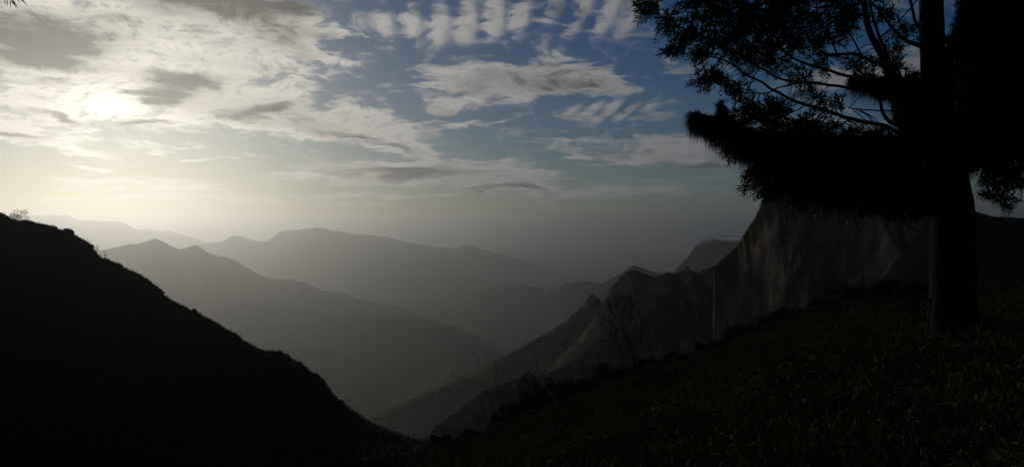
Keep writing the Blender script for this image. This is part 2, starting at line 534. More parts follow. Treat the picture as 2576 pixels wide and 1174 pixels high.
# ------------------------------------------------------------------ plain far below
rr = np.geomspace(250, 76000, 150)
aa = np.linspace(-math.pi, math.pi, 361)[:-1]
A, R = np.meshgrid(aa, rr)
X, Y = R * np.sin(A), R * np.cos(A)
Z = PLAIN_Z + fbm(X / 1500, Y / 1500, 5, 40, ridged=True) * 38 * np.clip(1.2 - R / 16000, 0.12, 1) - 12
MAT_PLAIN = ground_mat("plain_fields", (0.055, 0.055, 0.03), (0.08, 0.065, 0.045), 0.004, steep=(0.6, 0.9))
tag(mesh_obj("plain", np.stack([X, Y, Z], -1).reshape(-1, 3), grid_faces(len(rr), len(aa), True)[:, ::-1], MAT_PLAIN),
    "hazy lowland plain far below the mountains", None, None, "structure")

# ------------------------------------------------------------------ mountains
MAT_CLIFF = ground_mat("cliff_rock", (0.022, 0.025, 0.012), (0.145, 0.115, 0.080), 0.03, streak=(1.0, 1.0, 0.5), steep=(0.30, 0.62), bump=3.5, tilt=-0.4)
MAT_RIDGE = ground_mat("ridge_rock", (0.190, 0.170, 0.090), (0.040, 0.038, 0.038), 0.024, streak=(1.0, 1.0, 0.35), steep=(0.36, 0.66), bump=6.0, sun_side=0.85)  # pale spur sides and dark faces carry sun and shade in the colour
MAT_FAR = ground_mat("far_mountain", (0.05, 0.055, 0.032), (0.085, 0.075, 0.06), 0.0025, steep=(0.6, 0.9))


def ridge(name, label, pts, slope_n, slope_f, amp, wave, mat, seed, step=2.0, rows=64, edge=0.4, shear=0.0, cliff=None, rill=None, shear_f=0.0, kind="structure"):
    """A mountain from its skyline: crest points (px, py, depth), faces falling towards and away from the viewer."""
    px = np.array([p[0] for p in pts], float)
    xs = np.arange(px[0], px[-1] + step * 0.5, step)
    py = np.interp(xs, px, [p[1] for p in pts])
    d = np.interp(xs, px, [p[2] for p in pts])
    if d.min() > 2300:
        d = d * FAR
        wave, amp = wave * FAR, amp * FAR
    py = py + fbm(xs / 26.0, xs * 0 + 0.3, 4, seed + 50) * edge * 3 + fbm(xs / 7.0, xs * 0 + 0.7, 3, seed + 51) * edge * 1.6
    cx_, cy_, cz_ = (xs - CX) * K * d, d, (CY - py) * K * d
    H = np.maximum(cz_ - PLAIN_Z, 0) + 40
    wn = np.concatenate([[0], np.geomspace(0.004, 1, rows)])
    parts = []
    for side, sl, ws in ((1, slope_f, np.concatenate([wn[:0:-3], [0.0]])), (-1, slope_n, wn[1:])):
        W = 4.0 * H / sl
        w = ws[:, None] * W[None, :]
        if cliff and side < 0:
            ch, cs = cliff[:2]
            if len(cliff) > 2:
                ch = (ch * np.clip((cliff[3] - xs) / (cliff[3] - cliff[2]), 0.02, 1))[None, :]
            drop = np.where(w < ch / cs, w * cs, ch + (H - ch) * (1 - np.exp(-(w - ch / cs) * sl / H)))
        else:
            drop = H * (1 - np.exp(-w * sl / H))
        X = cx_[None, :] + (shear if side < 0 else shear_f) * w
        Y = cy_[None, :] + side * w
        ramp = np.clip(w / (wave * 0.9), 0, 1) * np.clip(1.3 - drop / H, 0.12, 1)
        rib = fbm((X + 0.25 * (Y - cy_[None, :])) / wave, (Y) / (wave * 2.6), 7, seed, 0.58, True)
        lump = fbm(X / wave / 3, Y / wave / 3, 3, seed + 7)
        Z = cz_[None, :] - drop + amp * ramp * (rib - 0.25 + 0.8 * lump)
        if rill:
            ra, rw = rill
            zz = Y + 0.15 * X
            wob = 1.1 * fbm(X / (rw * 4), Z / (rw * 6), 3, seed + 4)
            crack = fbm((X - 0.35 * Z) / rw + wob, Z / (rw * 3.2), 5, seed + 3, 0.58, True)
            ledge = fbm(X / (rw * 3), Z / (rw * 0.9) + wob, 4, seed + 9, 0.55)
            if cliff and len(cliff) > 2:
                ra = (ra * np.clip((cliff[3] - xs) / (cliff[3] - cliff[2]), 0.12, 1))[None, :]
            Y = Y + side * ra * np.clip(w / (rw * 0.8), 0, 1) * (0.55 - crack - 0.35 * ledge)
        Z = np.minimum(Z, cz_[None, :] - 0.06 * w)
        parts.append(np.stack([X, Y, Z], -1))
    V = np.concatenate(parts, 0)
    o = mesh_obj(name, V.reshape(-1, 3), grid_faces(V.shape[0], V.shape[1]), mat)
    return tag(o, label, None, None, kind)


ridge("mountain", "steep bare rock cliff rising behind the pines", [
    (1792, 980, 660), (1792.7, 880, 660), (1793.3, 800, 662), (1794, 720, 664), (1795, 676, 666), (1809, 660, 664), (1839, 633, 656), (1856, 617, 650),
    (1870, 591, 645), (1886, 567, 640), (1897, 552, 636), (1910, 525, 630), (1922, 500, 624), (1945, 475, 612), (1985, 452, 600), (2060, 440, 585),
    (2150, 448, 560), (2250, 468, 530), (2340, 492, 500), (2380, 540, 490), (2420, 640, 480), (2440, 800, 470)], 1.1, 5.0, 9, 34, MAT_CLIFF, 101, step=1.3, rows=120, edge=0.5, cliff=(95, 3.0, 2050, 2170), rill=(8.5, 17), shear_f=0.27)
ridge("hill", "dark wooded hill closing the view right of the thick pine trunk", [
    (2230, 760, 400), (2270, 660, 392), (2320, 570, 385), (2370, 522, 380), (2440, 526, 372), (2470, 537, 368), (2500, 545, 362), (2530, 546, 358), (2576, 549, 350), (2700, 560, 330), (2950, 600, 300),
    (3300, 700, 260)], 0.7, 0.8, 8, 40, MAT_HILL, 331, step=1.5, edge=0.9)
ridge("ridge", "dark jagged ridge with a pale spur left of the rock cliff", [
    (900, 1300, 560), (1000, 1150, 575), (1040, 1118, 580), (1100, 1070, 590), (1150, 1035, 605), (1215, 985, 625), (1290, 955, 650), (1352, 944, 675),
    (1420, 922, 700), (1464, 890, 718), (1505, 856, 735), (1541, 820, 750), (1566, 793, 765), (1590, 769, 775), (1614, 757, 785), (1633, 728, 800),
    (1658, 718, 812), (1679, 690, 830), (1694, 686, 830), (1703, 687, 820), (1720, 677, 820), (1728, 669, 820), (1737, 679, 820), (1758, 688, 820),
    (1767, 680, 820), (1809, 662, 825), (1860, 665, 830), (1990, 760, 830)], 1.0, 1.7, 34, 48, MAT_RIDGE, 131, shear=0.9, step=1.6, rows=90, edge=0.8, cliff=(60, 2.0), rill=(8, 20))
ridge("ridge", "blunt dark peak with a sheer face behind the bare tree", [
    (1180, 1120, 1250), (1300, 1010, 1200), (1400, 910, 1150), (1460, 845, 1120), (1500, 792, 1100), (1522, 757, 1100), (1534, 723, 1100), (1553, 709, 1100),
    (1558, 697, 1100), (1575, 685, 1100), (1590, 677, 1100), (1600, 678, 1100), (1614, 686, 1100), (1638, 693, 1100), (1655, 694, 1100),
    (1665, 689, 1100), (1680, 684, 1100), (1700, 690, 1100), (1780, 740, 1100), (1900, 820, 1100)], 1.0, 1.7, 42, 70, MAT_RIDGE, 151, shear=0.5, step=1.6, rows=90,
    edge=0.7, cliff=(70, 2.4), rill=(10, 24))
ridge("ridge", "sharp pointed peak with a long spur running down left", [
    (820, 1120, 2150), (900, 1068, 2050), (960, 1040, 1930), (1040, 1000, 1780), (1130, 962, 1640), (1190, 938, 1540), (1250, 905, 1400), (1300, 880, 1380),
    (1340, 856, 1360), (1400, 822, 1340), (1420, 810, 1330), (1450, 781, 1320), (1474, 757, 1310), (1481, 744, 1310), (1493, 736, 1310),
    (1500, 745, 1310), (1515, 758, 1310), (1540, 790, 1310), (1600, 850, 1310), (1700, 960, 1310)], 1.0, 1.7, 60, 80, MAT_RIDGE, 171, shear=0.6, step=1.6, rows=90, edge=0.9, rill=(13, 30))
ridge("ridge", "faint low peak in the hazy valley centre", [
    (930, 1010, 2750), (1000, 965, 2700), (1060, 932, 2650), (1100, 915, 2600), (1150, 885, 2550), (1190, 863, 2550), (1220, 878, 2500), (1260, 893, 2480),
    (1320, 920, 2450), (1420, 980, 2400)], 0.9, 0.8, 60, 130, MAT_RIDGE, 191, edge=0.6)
ridge("mountain", "hazy low hills before the plain right of centre", [
    (940, 850, 7600), (1080, 792, 7200), (1150, 760, 7000), (1190, 738, 6600), (1230, 722, 6300), (1270, 719, 6000), (1320, 718, 5700), (1370, 728, 5300),
    (1400, 727, 5000), (1420, 714, 4700), (1445, 710, 4300), (1466, 706, 4000), (1488, 709, 3700), (1505, 714, 3400), (1556, 692, 3000),
    (1585, 671, 2800), (1594, 667, 2750), (1619, 674, 2700), (1638, 683, 2650), (1662, 686, 2600), (1720, 700, 2550), (1850, 760, 2500)],
    0.55, 0.6, 70, 500, MAT_FAR, 211, edge=0.4)
ridge("mountain", "rounded dome mountain under a thin cloud cap", [
    (1610, 800, 3400), (1660, 725, 3400), (1697, 682, 3400), (1715, 661, 3400), (1733, 644, 3400), (1742, 630, 3400), (1751, 618, 3400), (1764, 609, 3400),
    (1778, 603.5, 3400), (1790, 601.5, 3400), (1800, 601, 3400), (1819, 603.5, 3400), (1859, 604, 3400), (1920, 610, 3400), (2050, 640, 3400),
    (2200, 720, 3400)], 1.4, 1.0, 30, 300, MAT_FAR, 231, edge=0.15, cliff=(330, 2.2))
ridge("mountain", "grey double peaked mountain in the haze beyond the black hill", [
    (-250, 760, 5000), (-60, 700, 5000), (100, 664, 4900), (200, 640, 4800), (250, 629, 4750), (290, 622, 4720), (320, 615, 4700), (350, 612, 4700), (375, 605, 4700),
    (390, 600, 4700), (400, 603, 4700), (420, 613, 4700), (436, 621, 4700), (450, 626, 4700), (470, 623, 4700), (484, 618, 4700), (492, 616.5, 4700),
    (502, 621, 4700), (520, 633, 4700), (545, 643, 4700), (565, 645, 4700), (595, 656, 4700), (606, 664, 4700), (640, 684, 4700), (670, 699, 4700),
    (700, 703, 4700), (735, 703, 4700), (770, 710, 4700), (800, 728, 4700), (860, 737, 4700), (900, 752, 4700), (950, 765, 4700), (1010, 772, 4700),
    (1070, 800, 4700), (1150, 840, 4700), (1300, 930, 4700)], 0.8, 0.7, 80, 420, MAT_FAR, 251, edge=0.5)
ridge("mountain", "low dim spur running across the hazy valley", [
    (150, 700, 3900), (400, 715, 3800), (520, 738, 3750), (600, 762, 3700), (700, 771, 3700), (770, 777, 3650), (830, 790, 3600), (900, 796, 3600), (980, 797, 3550), (1050, 801, 3500),
    (1100, 808, 3450), (1160, 828, 3400), (1230, 858, 3350), (1350, 930, 3300)], 0.6, 0.6, 55, 380, MAT_FAR, 271, edge=0.35)
ridge("mountain", "palest flat topped range on the far left skyline", [
    (-300, 520, 14000), (-100, 532, 14000), (0, 541, 14000), (60, 540, 14000), (80, 542, 14000), (120, 542.5, 14000), (150, 542, 14000), (163, 541, 14000), (175, 544, 14000),
    (186, 551, 14000), (192, 554.5, 14000), (215, 555, 14000), (250, 555.5, 14000), (290, 556, 14000), (306, 559, 14000), (320, 566, 14000), (332, 572, 14000),
    (345, 578, 14000), (360, 577, 14000), (385, 578.5, 14000), (412, 583, 14000), (421, 580, 14000), (440, 586, 14000), (470, 594, 14000), (490, 599, 14000), (520, 611, 14000),
    (600, 632, 14000), (750, 680, 14000)], 0.5, 0.5, 120, 1300, MAT_FAR, 291, edge=0.3)
ridge("mountain", "pale long mountain with a craggy top in mid distance", [
    (330, 690, 10500), (430, 640, 10500), (480, 618, 10500), (520, 612, 10500), (560, 607, 10500), (580, 596, 10500), (590, 591, 10500), (604, 594, 10500), (620, 600, 10500),
    (650, 608, 10500), (668, 608, 10500), (690, 595, 10500), (702, 584, 10500), (715, 580, 10500), (740, 580, 10500), (762, 576, 10500), (785, 574, 10500), (795, 571, 10500),
    (806, 573, 10500), (830, 579, 10500), (870, 584, 10500), (900, 589, 10500), (940, 593, 10500), (965, 595, 10500), (985, 601, 10500), (1020, 608, 10500), (1060, 616, 10500),
    (1100, 622, 10500), (1150, 625, 10500), (1170, 619, 10500), (1185, 619, 10500), (1220, 630, 10500), (1300, 650, 10500), (1420, 690, 10500), (1600, 750, 10500)],
    0.55, 0.5, 120, 1000, MAT_FAR, 311, edge=0.4)

# lakes shining on the plain
m_water, t_w, b_w = principled("lake_water", 0.08, 0.5)
b_w.inputs['Base Color'].default_value = (0.02, 0.025, 0.03, 1)
for lx, ly, half, lab in ((1415, 671, 24, "thin pale lake on the plain left of the other far lake"),
                          (1578, 661, 42, "longest pale lake on the plain above the blunt peak"),
                          (1110, 748, 16, "dim lake below the hills in the valley haze"),
                          (1228, 768, 12, "smallest dim lake streak in the hazy valley")):
    zl = PLAIN_Z + 32
    d = zl / ((CY - ly) * K)
    x0 = (lx - CX) * K * d
    th = np.linspace(0, 2 * math.pi, 40, endpoint=False)
    rad = 1 + 0.25 * fbm(np.cos(th) * 2 + lx, np.sin(th) * 2, 3, 60)
    v = np.stack([x0 + half * K * d * np.cos(th) * rad, d + 80 * (d / 9000) ** 2 * np.sin(th) * rad, np.full(40, zl)], -1)
    o = mesh_obj("lake", v, np.arange(40)[None, :], m_water, smooth=False)
    tag(o, lab, None, None, "structure")

# ------------------------------------------------------------------ haze
m_haze = bpy.data.materials.new("haze_air")
m_haze.use_nodes = True
ht = m_haze.node_tree
ht.nodes.clear()
ho = ht.nodes.new('ShaderNodeOutputMaterial')
hv = ht.nodes.new('ShaderNodeVolumePrincipled')
hv.inputs['Color'].default_value = (0.90, 0.92, 0.93, 1)
hv.inputs['Density'].default_value = HAZE_DENSITY
hv.inputs['Anisotropy'].default_value = 0.785
ht.links.new(hv.outputs[0], ho.inputs['Volume'])
L, zb, zt = 120000.0, PLAIN_Z - 130, 640.0
bv = np.array([(x, y, z) for z in (zb, zt) for y in (-L, L) for x in (-L, L)])
bf = np.array([(0, 2, 3, 1), (4, 5, 7, 6), (0, 1, 5, 4), (2, 6, 7, 3), (0, 4, 6, 2), (1, 3, 7, 5)])
tag(mesh_obj("haze", bv, bf, m_haze, smooth=False), "pale valley haze filling the air", None, None, "stuff")

# ------------------------------------------------------------------ plant building blocks


class Geo:
    """Collects quads and triangles, then links them as one mesh object."""

    def __init__(self):
        self.v, self.q, self.t, self.n = [], [], [], 0

    def add(self, v, quads=None, tris=None):
        v = np.asarray(v, float).reshape(-1, 3)
        if quads is not None and len(quads):
            self.q.append(np.asarray(quads, np.int64) + self.n)
        if tris is not None and len(tris):
            self.t.append(np.asarray(tris, np.int64) + self.n)
        self.v.append(v)
        self.n += len(v)

    def tube(self, pts, radii, sides=6, wob=0.0, seed=0):
        p = np.asarray(pts, float)
        n = len(p)
        tan = np.gradient(p, axis=0)
        tan /= np.linalg.norm(tan, axis=1)[:, None] + 1e-9
        ref = np.array([0.31, 0.87, 0.38]) if abs(tan[0] @ np.array([0.31, 0.87, 0.38])) < 0.9 else np.array([1.0, 0, 0])
        u = np.cross(tan, ref); u /= np.linalg.norm(u, axis=1)[:, None] + 1e-9
        w = np.cross(tan, u)
        th = np.linspace(0, 2 * math.pi, sides, endpoint=False)
        r = np.broadcast_to(np.asarray(radii, float), (n,))[:, None]
        if wob:
            ln = np.concatenate([[0], np.cumsum(np.linalg.norm(np.diff(p, axis=0), axis=1))])
            TH, LN = np.meshgrid(th, ln)
            r = r * (1 + wob * fbm(np.cos(TH) * 2.4 + 5, np.sin(TH) * 2.4 + LN * 0.9, 4, seed, 0.6)
                     + wob * 0.8 * fbm(np.cos(TH) * 7, np.sin(TH) * 7 + LN * 1.5, 3, seed + 3, 0.6))
        ring = p[:, None, :] + r[:, :, None] * (np.cos(th)[None, :, None] * u[:, None, :] + np.sin(th)[None, :, None] * w[:, None, :])
        self.add(ring.reshape(-1, 3), grid_faces(n, sides, True))
        self.add(np.concatenate([ring[-1], p[-1:] + tan[-1:] * r[-1].mean() * 1.5]), None, [[i, (i + 1) % sides, sides] for i in range(sides)])

    def leaves(self, base, d, length, width, rng, fold=0.25):
        """One bent lance shaped leaf per base point."""
        n = len(base)
        d = d / (np.linalg.norm(d, axis=1)[:, None] + 1e-9)
        s = np.cross(d, rng.normal(size=(n, 3)))
        s /= np.linalg.norm(s, axis=1)[:, None] + 1e-9
        up = np.cross(s, d)
        length = np.broadcast_to(length, (n,))[:, None]
        width = np.broadcast_to(width, (n,))[:, None]
        mid = base + d * length * 0.45 + up * length * fold * 0.3
        tip = base + d * length - up * length * fold * 0.35
        v = np.stack([base, mid + s * width * 0.5, tip, mid - s * width * 0.5], 1)
        i = np.arange(n)[:, None] * 4
        self.add(v.reshape(-1, 3), i + np.array([[0, 1, 2, 3]]))

    def needles(self, base, d, length, width, droop, rng):
        n = len(base)
        d = d / (np.linalg.norm(d, axis=1)[:, None] + 1e-9)
        length = np.broadcast_to(length, (n,))[:, None]
        g = np.array([[0, 0, -1.0]])
        dr = np.broadcast_to(droop, (n,))[:, None]
        p0 = base
        p1 = base + d * length * 0.42 + g * length * dr * 0.16
        p2 = base + d * length * (1 - 0.45 * dr) + g * length * dr * 0.78
        s = np.cross(p2 - p0, rng.normal(size=(n, 3)))
        s /= np.linalg.norm(s, axis=1)[:, None] + 1e-9
        s = s * width * 0.5
        v = np.stack([p0 - s, p0 + s, p1 - s, p1 + s, p2], 1)
        i = np.arange(n)[:, None] * 5
        self.add(v.reshape(-1, 3), i + np.array([[0, 1, 3, 2]]), i + np.array([[2, 3, 4]]))

    def build(self, name, mat, parent=None, smooth=False):
        if not self.v:
            return None
        fs = []
        if self.q: fs.append(np.concatenate(self.q))
        if self.t: fs.append(np.concatenate(self.t))
        o = mesh_obj(name, np.concatenate(self.v), fs, mat, None, smooth)
        if parent is not None:
            o.parent = parent
            o.matrix_parent_inverse = parent.matrix_world.inverted() if False else parent.matrix_basis.inverted()
        return o


def curve(pts, n=10):
    """Catmull-Rom through the given points."""
    p = np.asarray(pts, float)
    if len(p) == 2:
        return p[0] + (p[1] - p[0]) * np.linspace(0, 1, n)[:, None]
    e = np.concatenate([[2 * p[0] - p[1]], p, [2 * p[-1] - p[-2]]])
    out = []
    for i in range(1, len(e) - 2):
        t = np.linspace(0, 1, n, endpoint=(i == len(e) - 3))[:, None]
        a, b, c, d = e[i - 1], e[i], e[i + 1], e[i + 2]
        out.append(0.5 * (2 * b + (c - a) * t + (2 * a - 5 * b + 4 * c - d) * t ** 2 + (3 * b - a - 3 * c + d) * t ** 3))
    return np.concatenate(out)


def leaf_mat(name, lo, hi, scale, rough=0.5, spec=0.35, trans=0.25):
    m, t, b = principled(name, rough, spec)
    geo = t.n('ShaderNodeNewGeometry')
    tcn = t.n('ShaderNodeTexCoord')
    nz = t.noise(tcn.outputs['Object'], scale, 3, 0.6)
    f = t.m('ADD', t.m('MULTIPLY', geo.outputs['Random Per Island'], 0.7), t.m('MULTIPLY', t.m('SUBTRACT', nz, 0.35), 0.9), clamp=True)
    c = t.mix(f, list(lo) + [1], list(hi) + [1])
    t.link(c, b.inputs['Base Color'])
    if trans:
        tr = t.n('ShaderNodeBsdfTranslucent')
        t.link(c, tr.inputs['Color'])
        mx = t.n('ShaderNodeMixShader')
        mx.inputs[0].default_value = trans
        t.link(b.outputs[0], mx.inputs[1])
        t.link(tr.outputs[0], mx.inputs[2])
        out = [n for n in m.node_tree.nodes if n.type == 'OUTPUT_MATERIAL'][0]
        t.link(mx.outputs[0], out.inputs['Surface'])
    return m


def bark_mat(name, lo, hi, scale, bump):
    m, t, b = principled(name, 0.92, 0.15)
    tcn = t.n('ShaderNodeTexCoord')
    mp = t.n('ShaderNodeMapping')
    t.link(tcn.outputs['Object'], mp.inputs[0])
    mp.inputs['Scale'].default_value = (1, 1, 0.28)
    n1 = t.noise(mp.outputs[0], scale, 7, 0.68)
    t.link(t.mix(t.mapr(n1, 0.32, 0.68), list(lo) + [1], list(hi) + [1]), b.inputs['Base Color'])
    bp = t.n('ShaderNodeBump')
    bp.inputs['Strength'].default_value = 1.0
    bp.inputs['Distance'].default_value = bump
    t.link(n1, bp.inputs['Height'])
    t.link(bp.outputs[0], b.inputs['Normal'])
    return m


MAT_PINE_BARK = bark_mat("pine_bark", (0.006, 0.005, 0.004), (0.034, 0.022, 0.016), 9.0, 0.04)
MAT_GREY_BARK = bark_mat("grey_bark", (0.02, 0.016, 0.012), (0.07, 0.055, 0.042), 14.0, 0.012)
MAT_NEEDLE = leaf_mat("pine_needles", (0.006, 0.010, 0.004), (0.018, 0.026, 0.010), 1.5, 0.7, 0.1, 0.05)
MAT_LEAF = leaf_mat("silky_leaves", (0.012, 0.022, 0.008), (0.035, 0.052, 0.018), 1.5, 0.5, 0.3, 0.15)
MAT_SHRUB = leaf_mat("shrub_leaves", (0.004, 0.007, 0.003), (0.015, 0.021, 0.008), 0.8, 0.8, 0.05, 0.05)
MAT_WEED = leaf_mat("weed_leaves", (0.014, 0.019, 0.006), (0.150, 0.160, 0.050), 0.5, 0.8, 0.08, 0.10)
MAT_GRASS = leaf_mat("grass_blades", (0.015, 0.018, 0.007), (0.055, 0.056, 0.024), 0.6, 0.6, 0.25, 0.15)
MAT_TWIG = bark_mat("dry_twig", (0.012, 0.010, 0.008), (0.045, 0.036, 0.028), 20.0, 0.004)


def C(cx, cy, d):
    """Point from the close survey of the pines (its own unit, about half of px)."""
    return np.array(at(1578.4 + cx * 0.4975, cy * 0.4975, d))


def ground_at(px, d):
    x = (px - CX) * K * d
    return float(near_height(np.array([math.atan2(x, d)]), np.array([math.hypot(x, d)]))[0])


def rand_dirs(n, rng):
    v = rng.normal(size=(n, 3))
    return v / np.linalg.norm(v, axis=1)[:, None]


# ------------------------------------------------------------------ weeping pine
def needle_tufts(geo, centres, axes, rng, per=30, length=(0.2, 0.34), droop=(0.55, 1.0), width=0.0055):
    n = len(centres)
    base = np.repeat(centres, per, axis=0)
    ax = np.repeat(axes, per, axis=0)
    base = base + ax * rng.uniform(-0.16, 0.02, (n * per, 1))
    lean = np.repeat(rand_dirs(n, rng) * 0.45, per, axis=0)      # the needles of one shoot hang together as a tassel
    d = ax * 0.75 + lean + rand_dirs(n * per, rng) * 0.5
    dr = np.repeat(rng.uniform(*droop, n), per) + rng.normal(size=n * per) * 0.1
    ln = np.repeat(rng.uniform(*length, n), per) * rng.uniform(0.7, 1.1, n * per)
    geo.needles(base, d, ln, width, np.clip(dr, 0.05, 1.25), rng)


def tuft_cloud(geo, ellipses, d0, dj, rng, axis=(-0.6, -0.1, 0.25), twigs=None, **kw):
    for (cx, cy, rx, ry, n) in ellipses:
        th = rng.uniform(0, 2 * math.pi, n)
        q = np.sqrt(rng.uniform(0, 1, n))
        ok = ((cx + rx * q * np.cos(th) - 1512) / 30) ** 2 + ((cy + ry * q * np.sin(th) - 822) / 48) ** 2 > 1
        th, q = th[ok], q[ok]
        n = len(th)
        pts = np.array([C(cx + rx * q[i] * math.cos(th[i]), cy + ry * q[i] * math.sin(th[i]), d0 + rng.normal() * dj) for i in range(n)])
        ax = np.array(axis) + rng.normal(size=(n, 3)) * 0.45
        ax /= np.linalg.norm(ax, axis=1)[:, None]
        needle_tufts(geo, pts, ax, rng, **kw)
        if twigs is not None:
            for i in range(n):
                twigs.append((pts[i], ax[i]))


def pine_branch(root, pts, r0, r1, sides=7, mat=None):
    g = Geo()
    p = curve(pts, 7)
    g.tube(p, np.linspace(r0, r1, len(p)), sides, 0.12, int(abs(p[0][0] * 90)) % 50)
    g.build("branch", mat or MAT_PINE_BARK, root, True)
    return p


def shoots(root, items, anchors, r=0.006):
    """Thin shoots that carry each tuft back to the nearest bough point, joined as one part."""
    g = Geo()
    A_ = np.concatenate(anchors)
    for p, ax in items:
        k = np.argmin(np.sum((A_ - p) ** 2, 1) + 0.02 * np.abs(A_[:, 2] - p[2]))
        a = A_[k]
        L_ = np.linalg.norm(p - a)
        if L_ < 0.05 or L_ > 1.6:
            a = p - ax * 0.3
        m_ = (a + p) / 2 - ax * 0.12 * L_ + np.array([0, 0, 0.06 * L_])
        g.tube([a, m_, p], [r * 1.5, r * 1.1, r * 0.7], 4)
    o = g.build("twigs", MAT_TWIG, root)
    if o: o["kind"] = "stuff"


rng = np.random.default_rng(5)
D1 = 14.0
base_z = ground_at(2397, D1)
pine = empty("pine_tree", (at(2397, 800, D1)[0], D1, base_z))
tag(pine, "thick trunked weeping pine with a needle hung bough reaching left over the slope", "tree")
tp = [(2397, CY - (base_z - 0.25) / (K * D1), 128), (2398, 795, 114), (2398, 750, 107), (2397, 680, 106), (2396, 600, 103), (2392, 500, 98), (2376, 400, 92), (2362, 300, 76),
      (2351, 220, 60), (2346, 120, 57), (2342, 0, 56), (2338, -250, 50), (2332, -600, 40), (2330, -1000, 26), (2330, -1350, 10)]
pc = curve([at(a, b, D1) for a, b, _ in tp], 9)
pr = np.interp(np.linspace(0, 1, len(pc)), np.linspace(0, 1, len(tp)), [w for _, _, w in tp]) * K * D1 * 0.5
g = Geo()
g.tube(pc, pr, 28, 0.10, 3)
g.build("trunk", MAT_PINE_BARK, pine, True)
anch = []
boughs = [
    ([(1500, 720, 14.0), (1200, 700, 13.6), (900, 692, 13.2), (700, 682, 13.0), (600, 650, 12.9), (530, 610, 12.8), (450, 592, 12.8), (390, 592, 12.8), (335, 575, 12.8)], .062, .012),
    ([(560, 630, 12.85), (505, 590, 12.8), (475, 555, 12.8), (465, 520, 12.8)], .016, .006),
    ([(1520, 800, 14.0), (1250, 770, 13.8), (1000, 780, 13.6), (820, 800, 13.5), (700, 850, 13.4), (650, 890, 13.4)], .05, .01),
    ([(1540, 560, 14.0), (1380, 440, 13.7), (1250, 420, 13.6), (1120, 430, 13.5)], .05, .012),
    ([(1560, 640, 14.0), (1450, 560, 13.7), (1380, 500, 13.5)], .04, .012),
    ([(1530, 880, 14.0), (1350, 850, 13.5), (1150, 870, 13.2), (980, 920, 13.0)], .04, .01),
    ([(1600, 420, 14.0), (1720, 330, 13.6), (1850, 300, 13.2), (2000, 330, 12.8)], .05, .012),
    ([(1620, 700, 14.0), (1750, 640, 13.5), (1900, 660, 13.0), (2050, 720, 12.7)], .05, .012),
    ([(1560, -200, 14.0), (1450, -350, 13.6), (1300, -420, 13.2)], .04, .012),
    ([(1560, -300, 14.0), (1700, -420, 13.6), (1850, -430, 13.2)], .04, .012),
]
for pts, a, b in boughs:
    anch.append(pine_branch(pine, [C(*q) for q in pts], a, b))
ng = Geo()
tw = []
tuft_cloud(ng, [(350, 605, 34, 12, 18), (420, 622, 55, 16, 34), (490, 640, 50, 24, 44), (390, 640, 50, 20, 22), (590, 690, 60, 28, 50), (470, 670, 60, 32, 34),
                (550, 730, 60, 30, 28), (630, 750, 50, 44, 40)],
           12.85, 0.18, rng, (-0.75, -0.1, 0.0), tw, per=34, droop=(0.8, 1.2), length=(0.20, 0.34))
for ly, lr, lw, ln_ in ((600, 34, 30, 0.30), (580, 20, 26, 0.27), (560, 10, 22, 0.23), (542, 5, 16, 0.18), (526, 3, 12, 0.13), (512, 2, 7, 0.09)):
    tuft_cloud(ng, [(492 - 0.28 * (600 - ly), ly, lr, 8, lw)], 12.8, 0.05, rng, (0.0, -0.1, 0.5), None, per=30, droop=(0.75, 1.1), length=(ln_ * 0.7, ln_))
tuft_cloud(ng, [(352, 588, 22, 10, 22), (330, 582, 8, 8, 8)], 12.8, 0.06, rng, (-0.95, -0.1, 0.35), None, per=26, droop=(0.5, 0.95), length=(0.18, 0.34))
for q in ([(380, 592), (352, 574), (338, 552)], [(395, 592), (370, 576), (352, 550)]):
    g = Geo()
    g.tube(curve([C(a, b, 12.8) for a, b in q], 6), np.linspace(0.02, 0.004, len(curve([C(a, b, 12.8) for a, b in q], 6))), 6)
    g.build("shoot", MAT_TWIG, pine, True)
tuft_cloud(ng, [(345, 575, 20, 8, 8)], 12.8, 0.08, rng, (-0.6, -0.1, 0.6), tw, per=20, droop=(0.4, 0.9), length=(0.09, 0.16))
tuft_cloud(ng, [(690, 760, 50, 60, 80), (670, 850, 36, 50, 50), (720, 900, 40, 60, 50)], 13.1, 0.25, rng, (-0.5, -0.1, 0.1), tw, per=32, droop=(0.8, 1.2))
tuft_cloud(ng, [(820, 770, 120, 70, 190), (1000, 780, 140, 75, 240), (1200, 790, 150, 80, 260), (1400, 780, 120, 90, 240), (850, 880, 120, 60, 150), (1050, 890, 150, 60, 200),
                (1280, 900, 160, 65, 220), (1460, 880, 90, 80, 120), (900, 725, 60, 30, 40), (1020, 712, 50, 26, 30), (1130, 735, 60, 26, 40), (1250, 712, 50, 30, 40), (1370, 735, 70, 40, 60), (780, 735, 60, 20, 30),
                (880, 960, 40, 30, 30), (1010, 985, 36, 30, 30), (1150, 960, 50, 30, 30), (1260, 1000, 40, 34, 34), (1400, 980, 60, 34, 44), (1480, 960, 40, 40, 30),
                (1080, 1010, 26, 30, 14), (1340, 1030, 40, 30, 24), (1450, 1050, 40, 30, 26), (1220, 1050, 26, 20, 10), (950, 1000, 20, 24, 10), (1520, 1030, 30, 40, 24)], 13.5, 0.5, rng, (-0.4, -0.2, 0.2), tw, per=34, width=0.0065, droop=(0.3, 1.15), length=(0.14, 0.40))
tuft_cloud(ng, [(1200, 415, 90, 26, 90), (1330, 430, 100, 50, 160), (1460, 440, 70, 80, 130), (1420, 560, 70, 70, 110), (1490, 640, 60, 80, 110)], 13.6, 0.35, rng, (-0.6, -0.1, 0.15), tw, per=32)
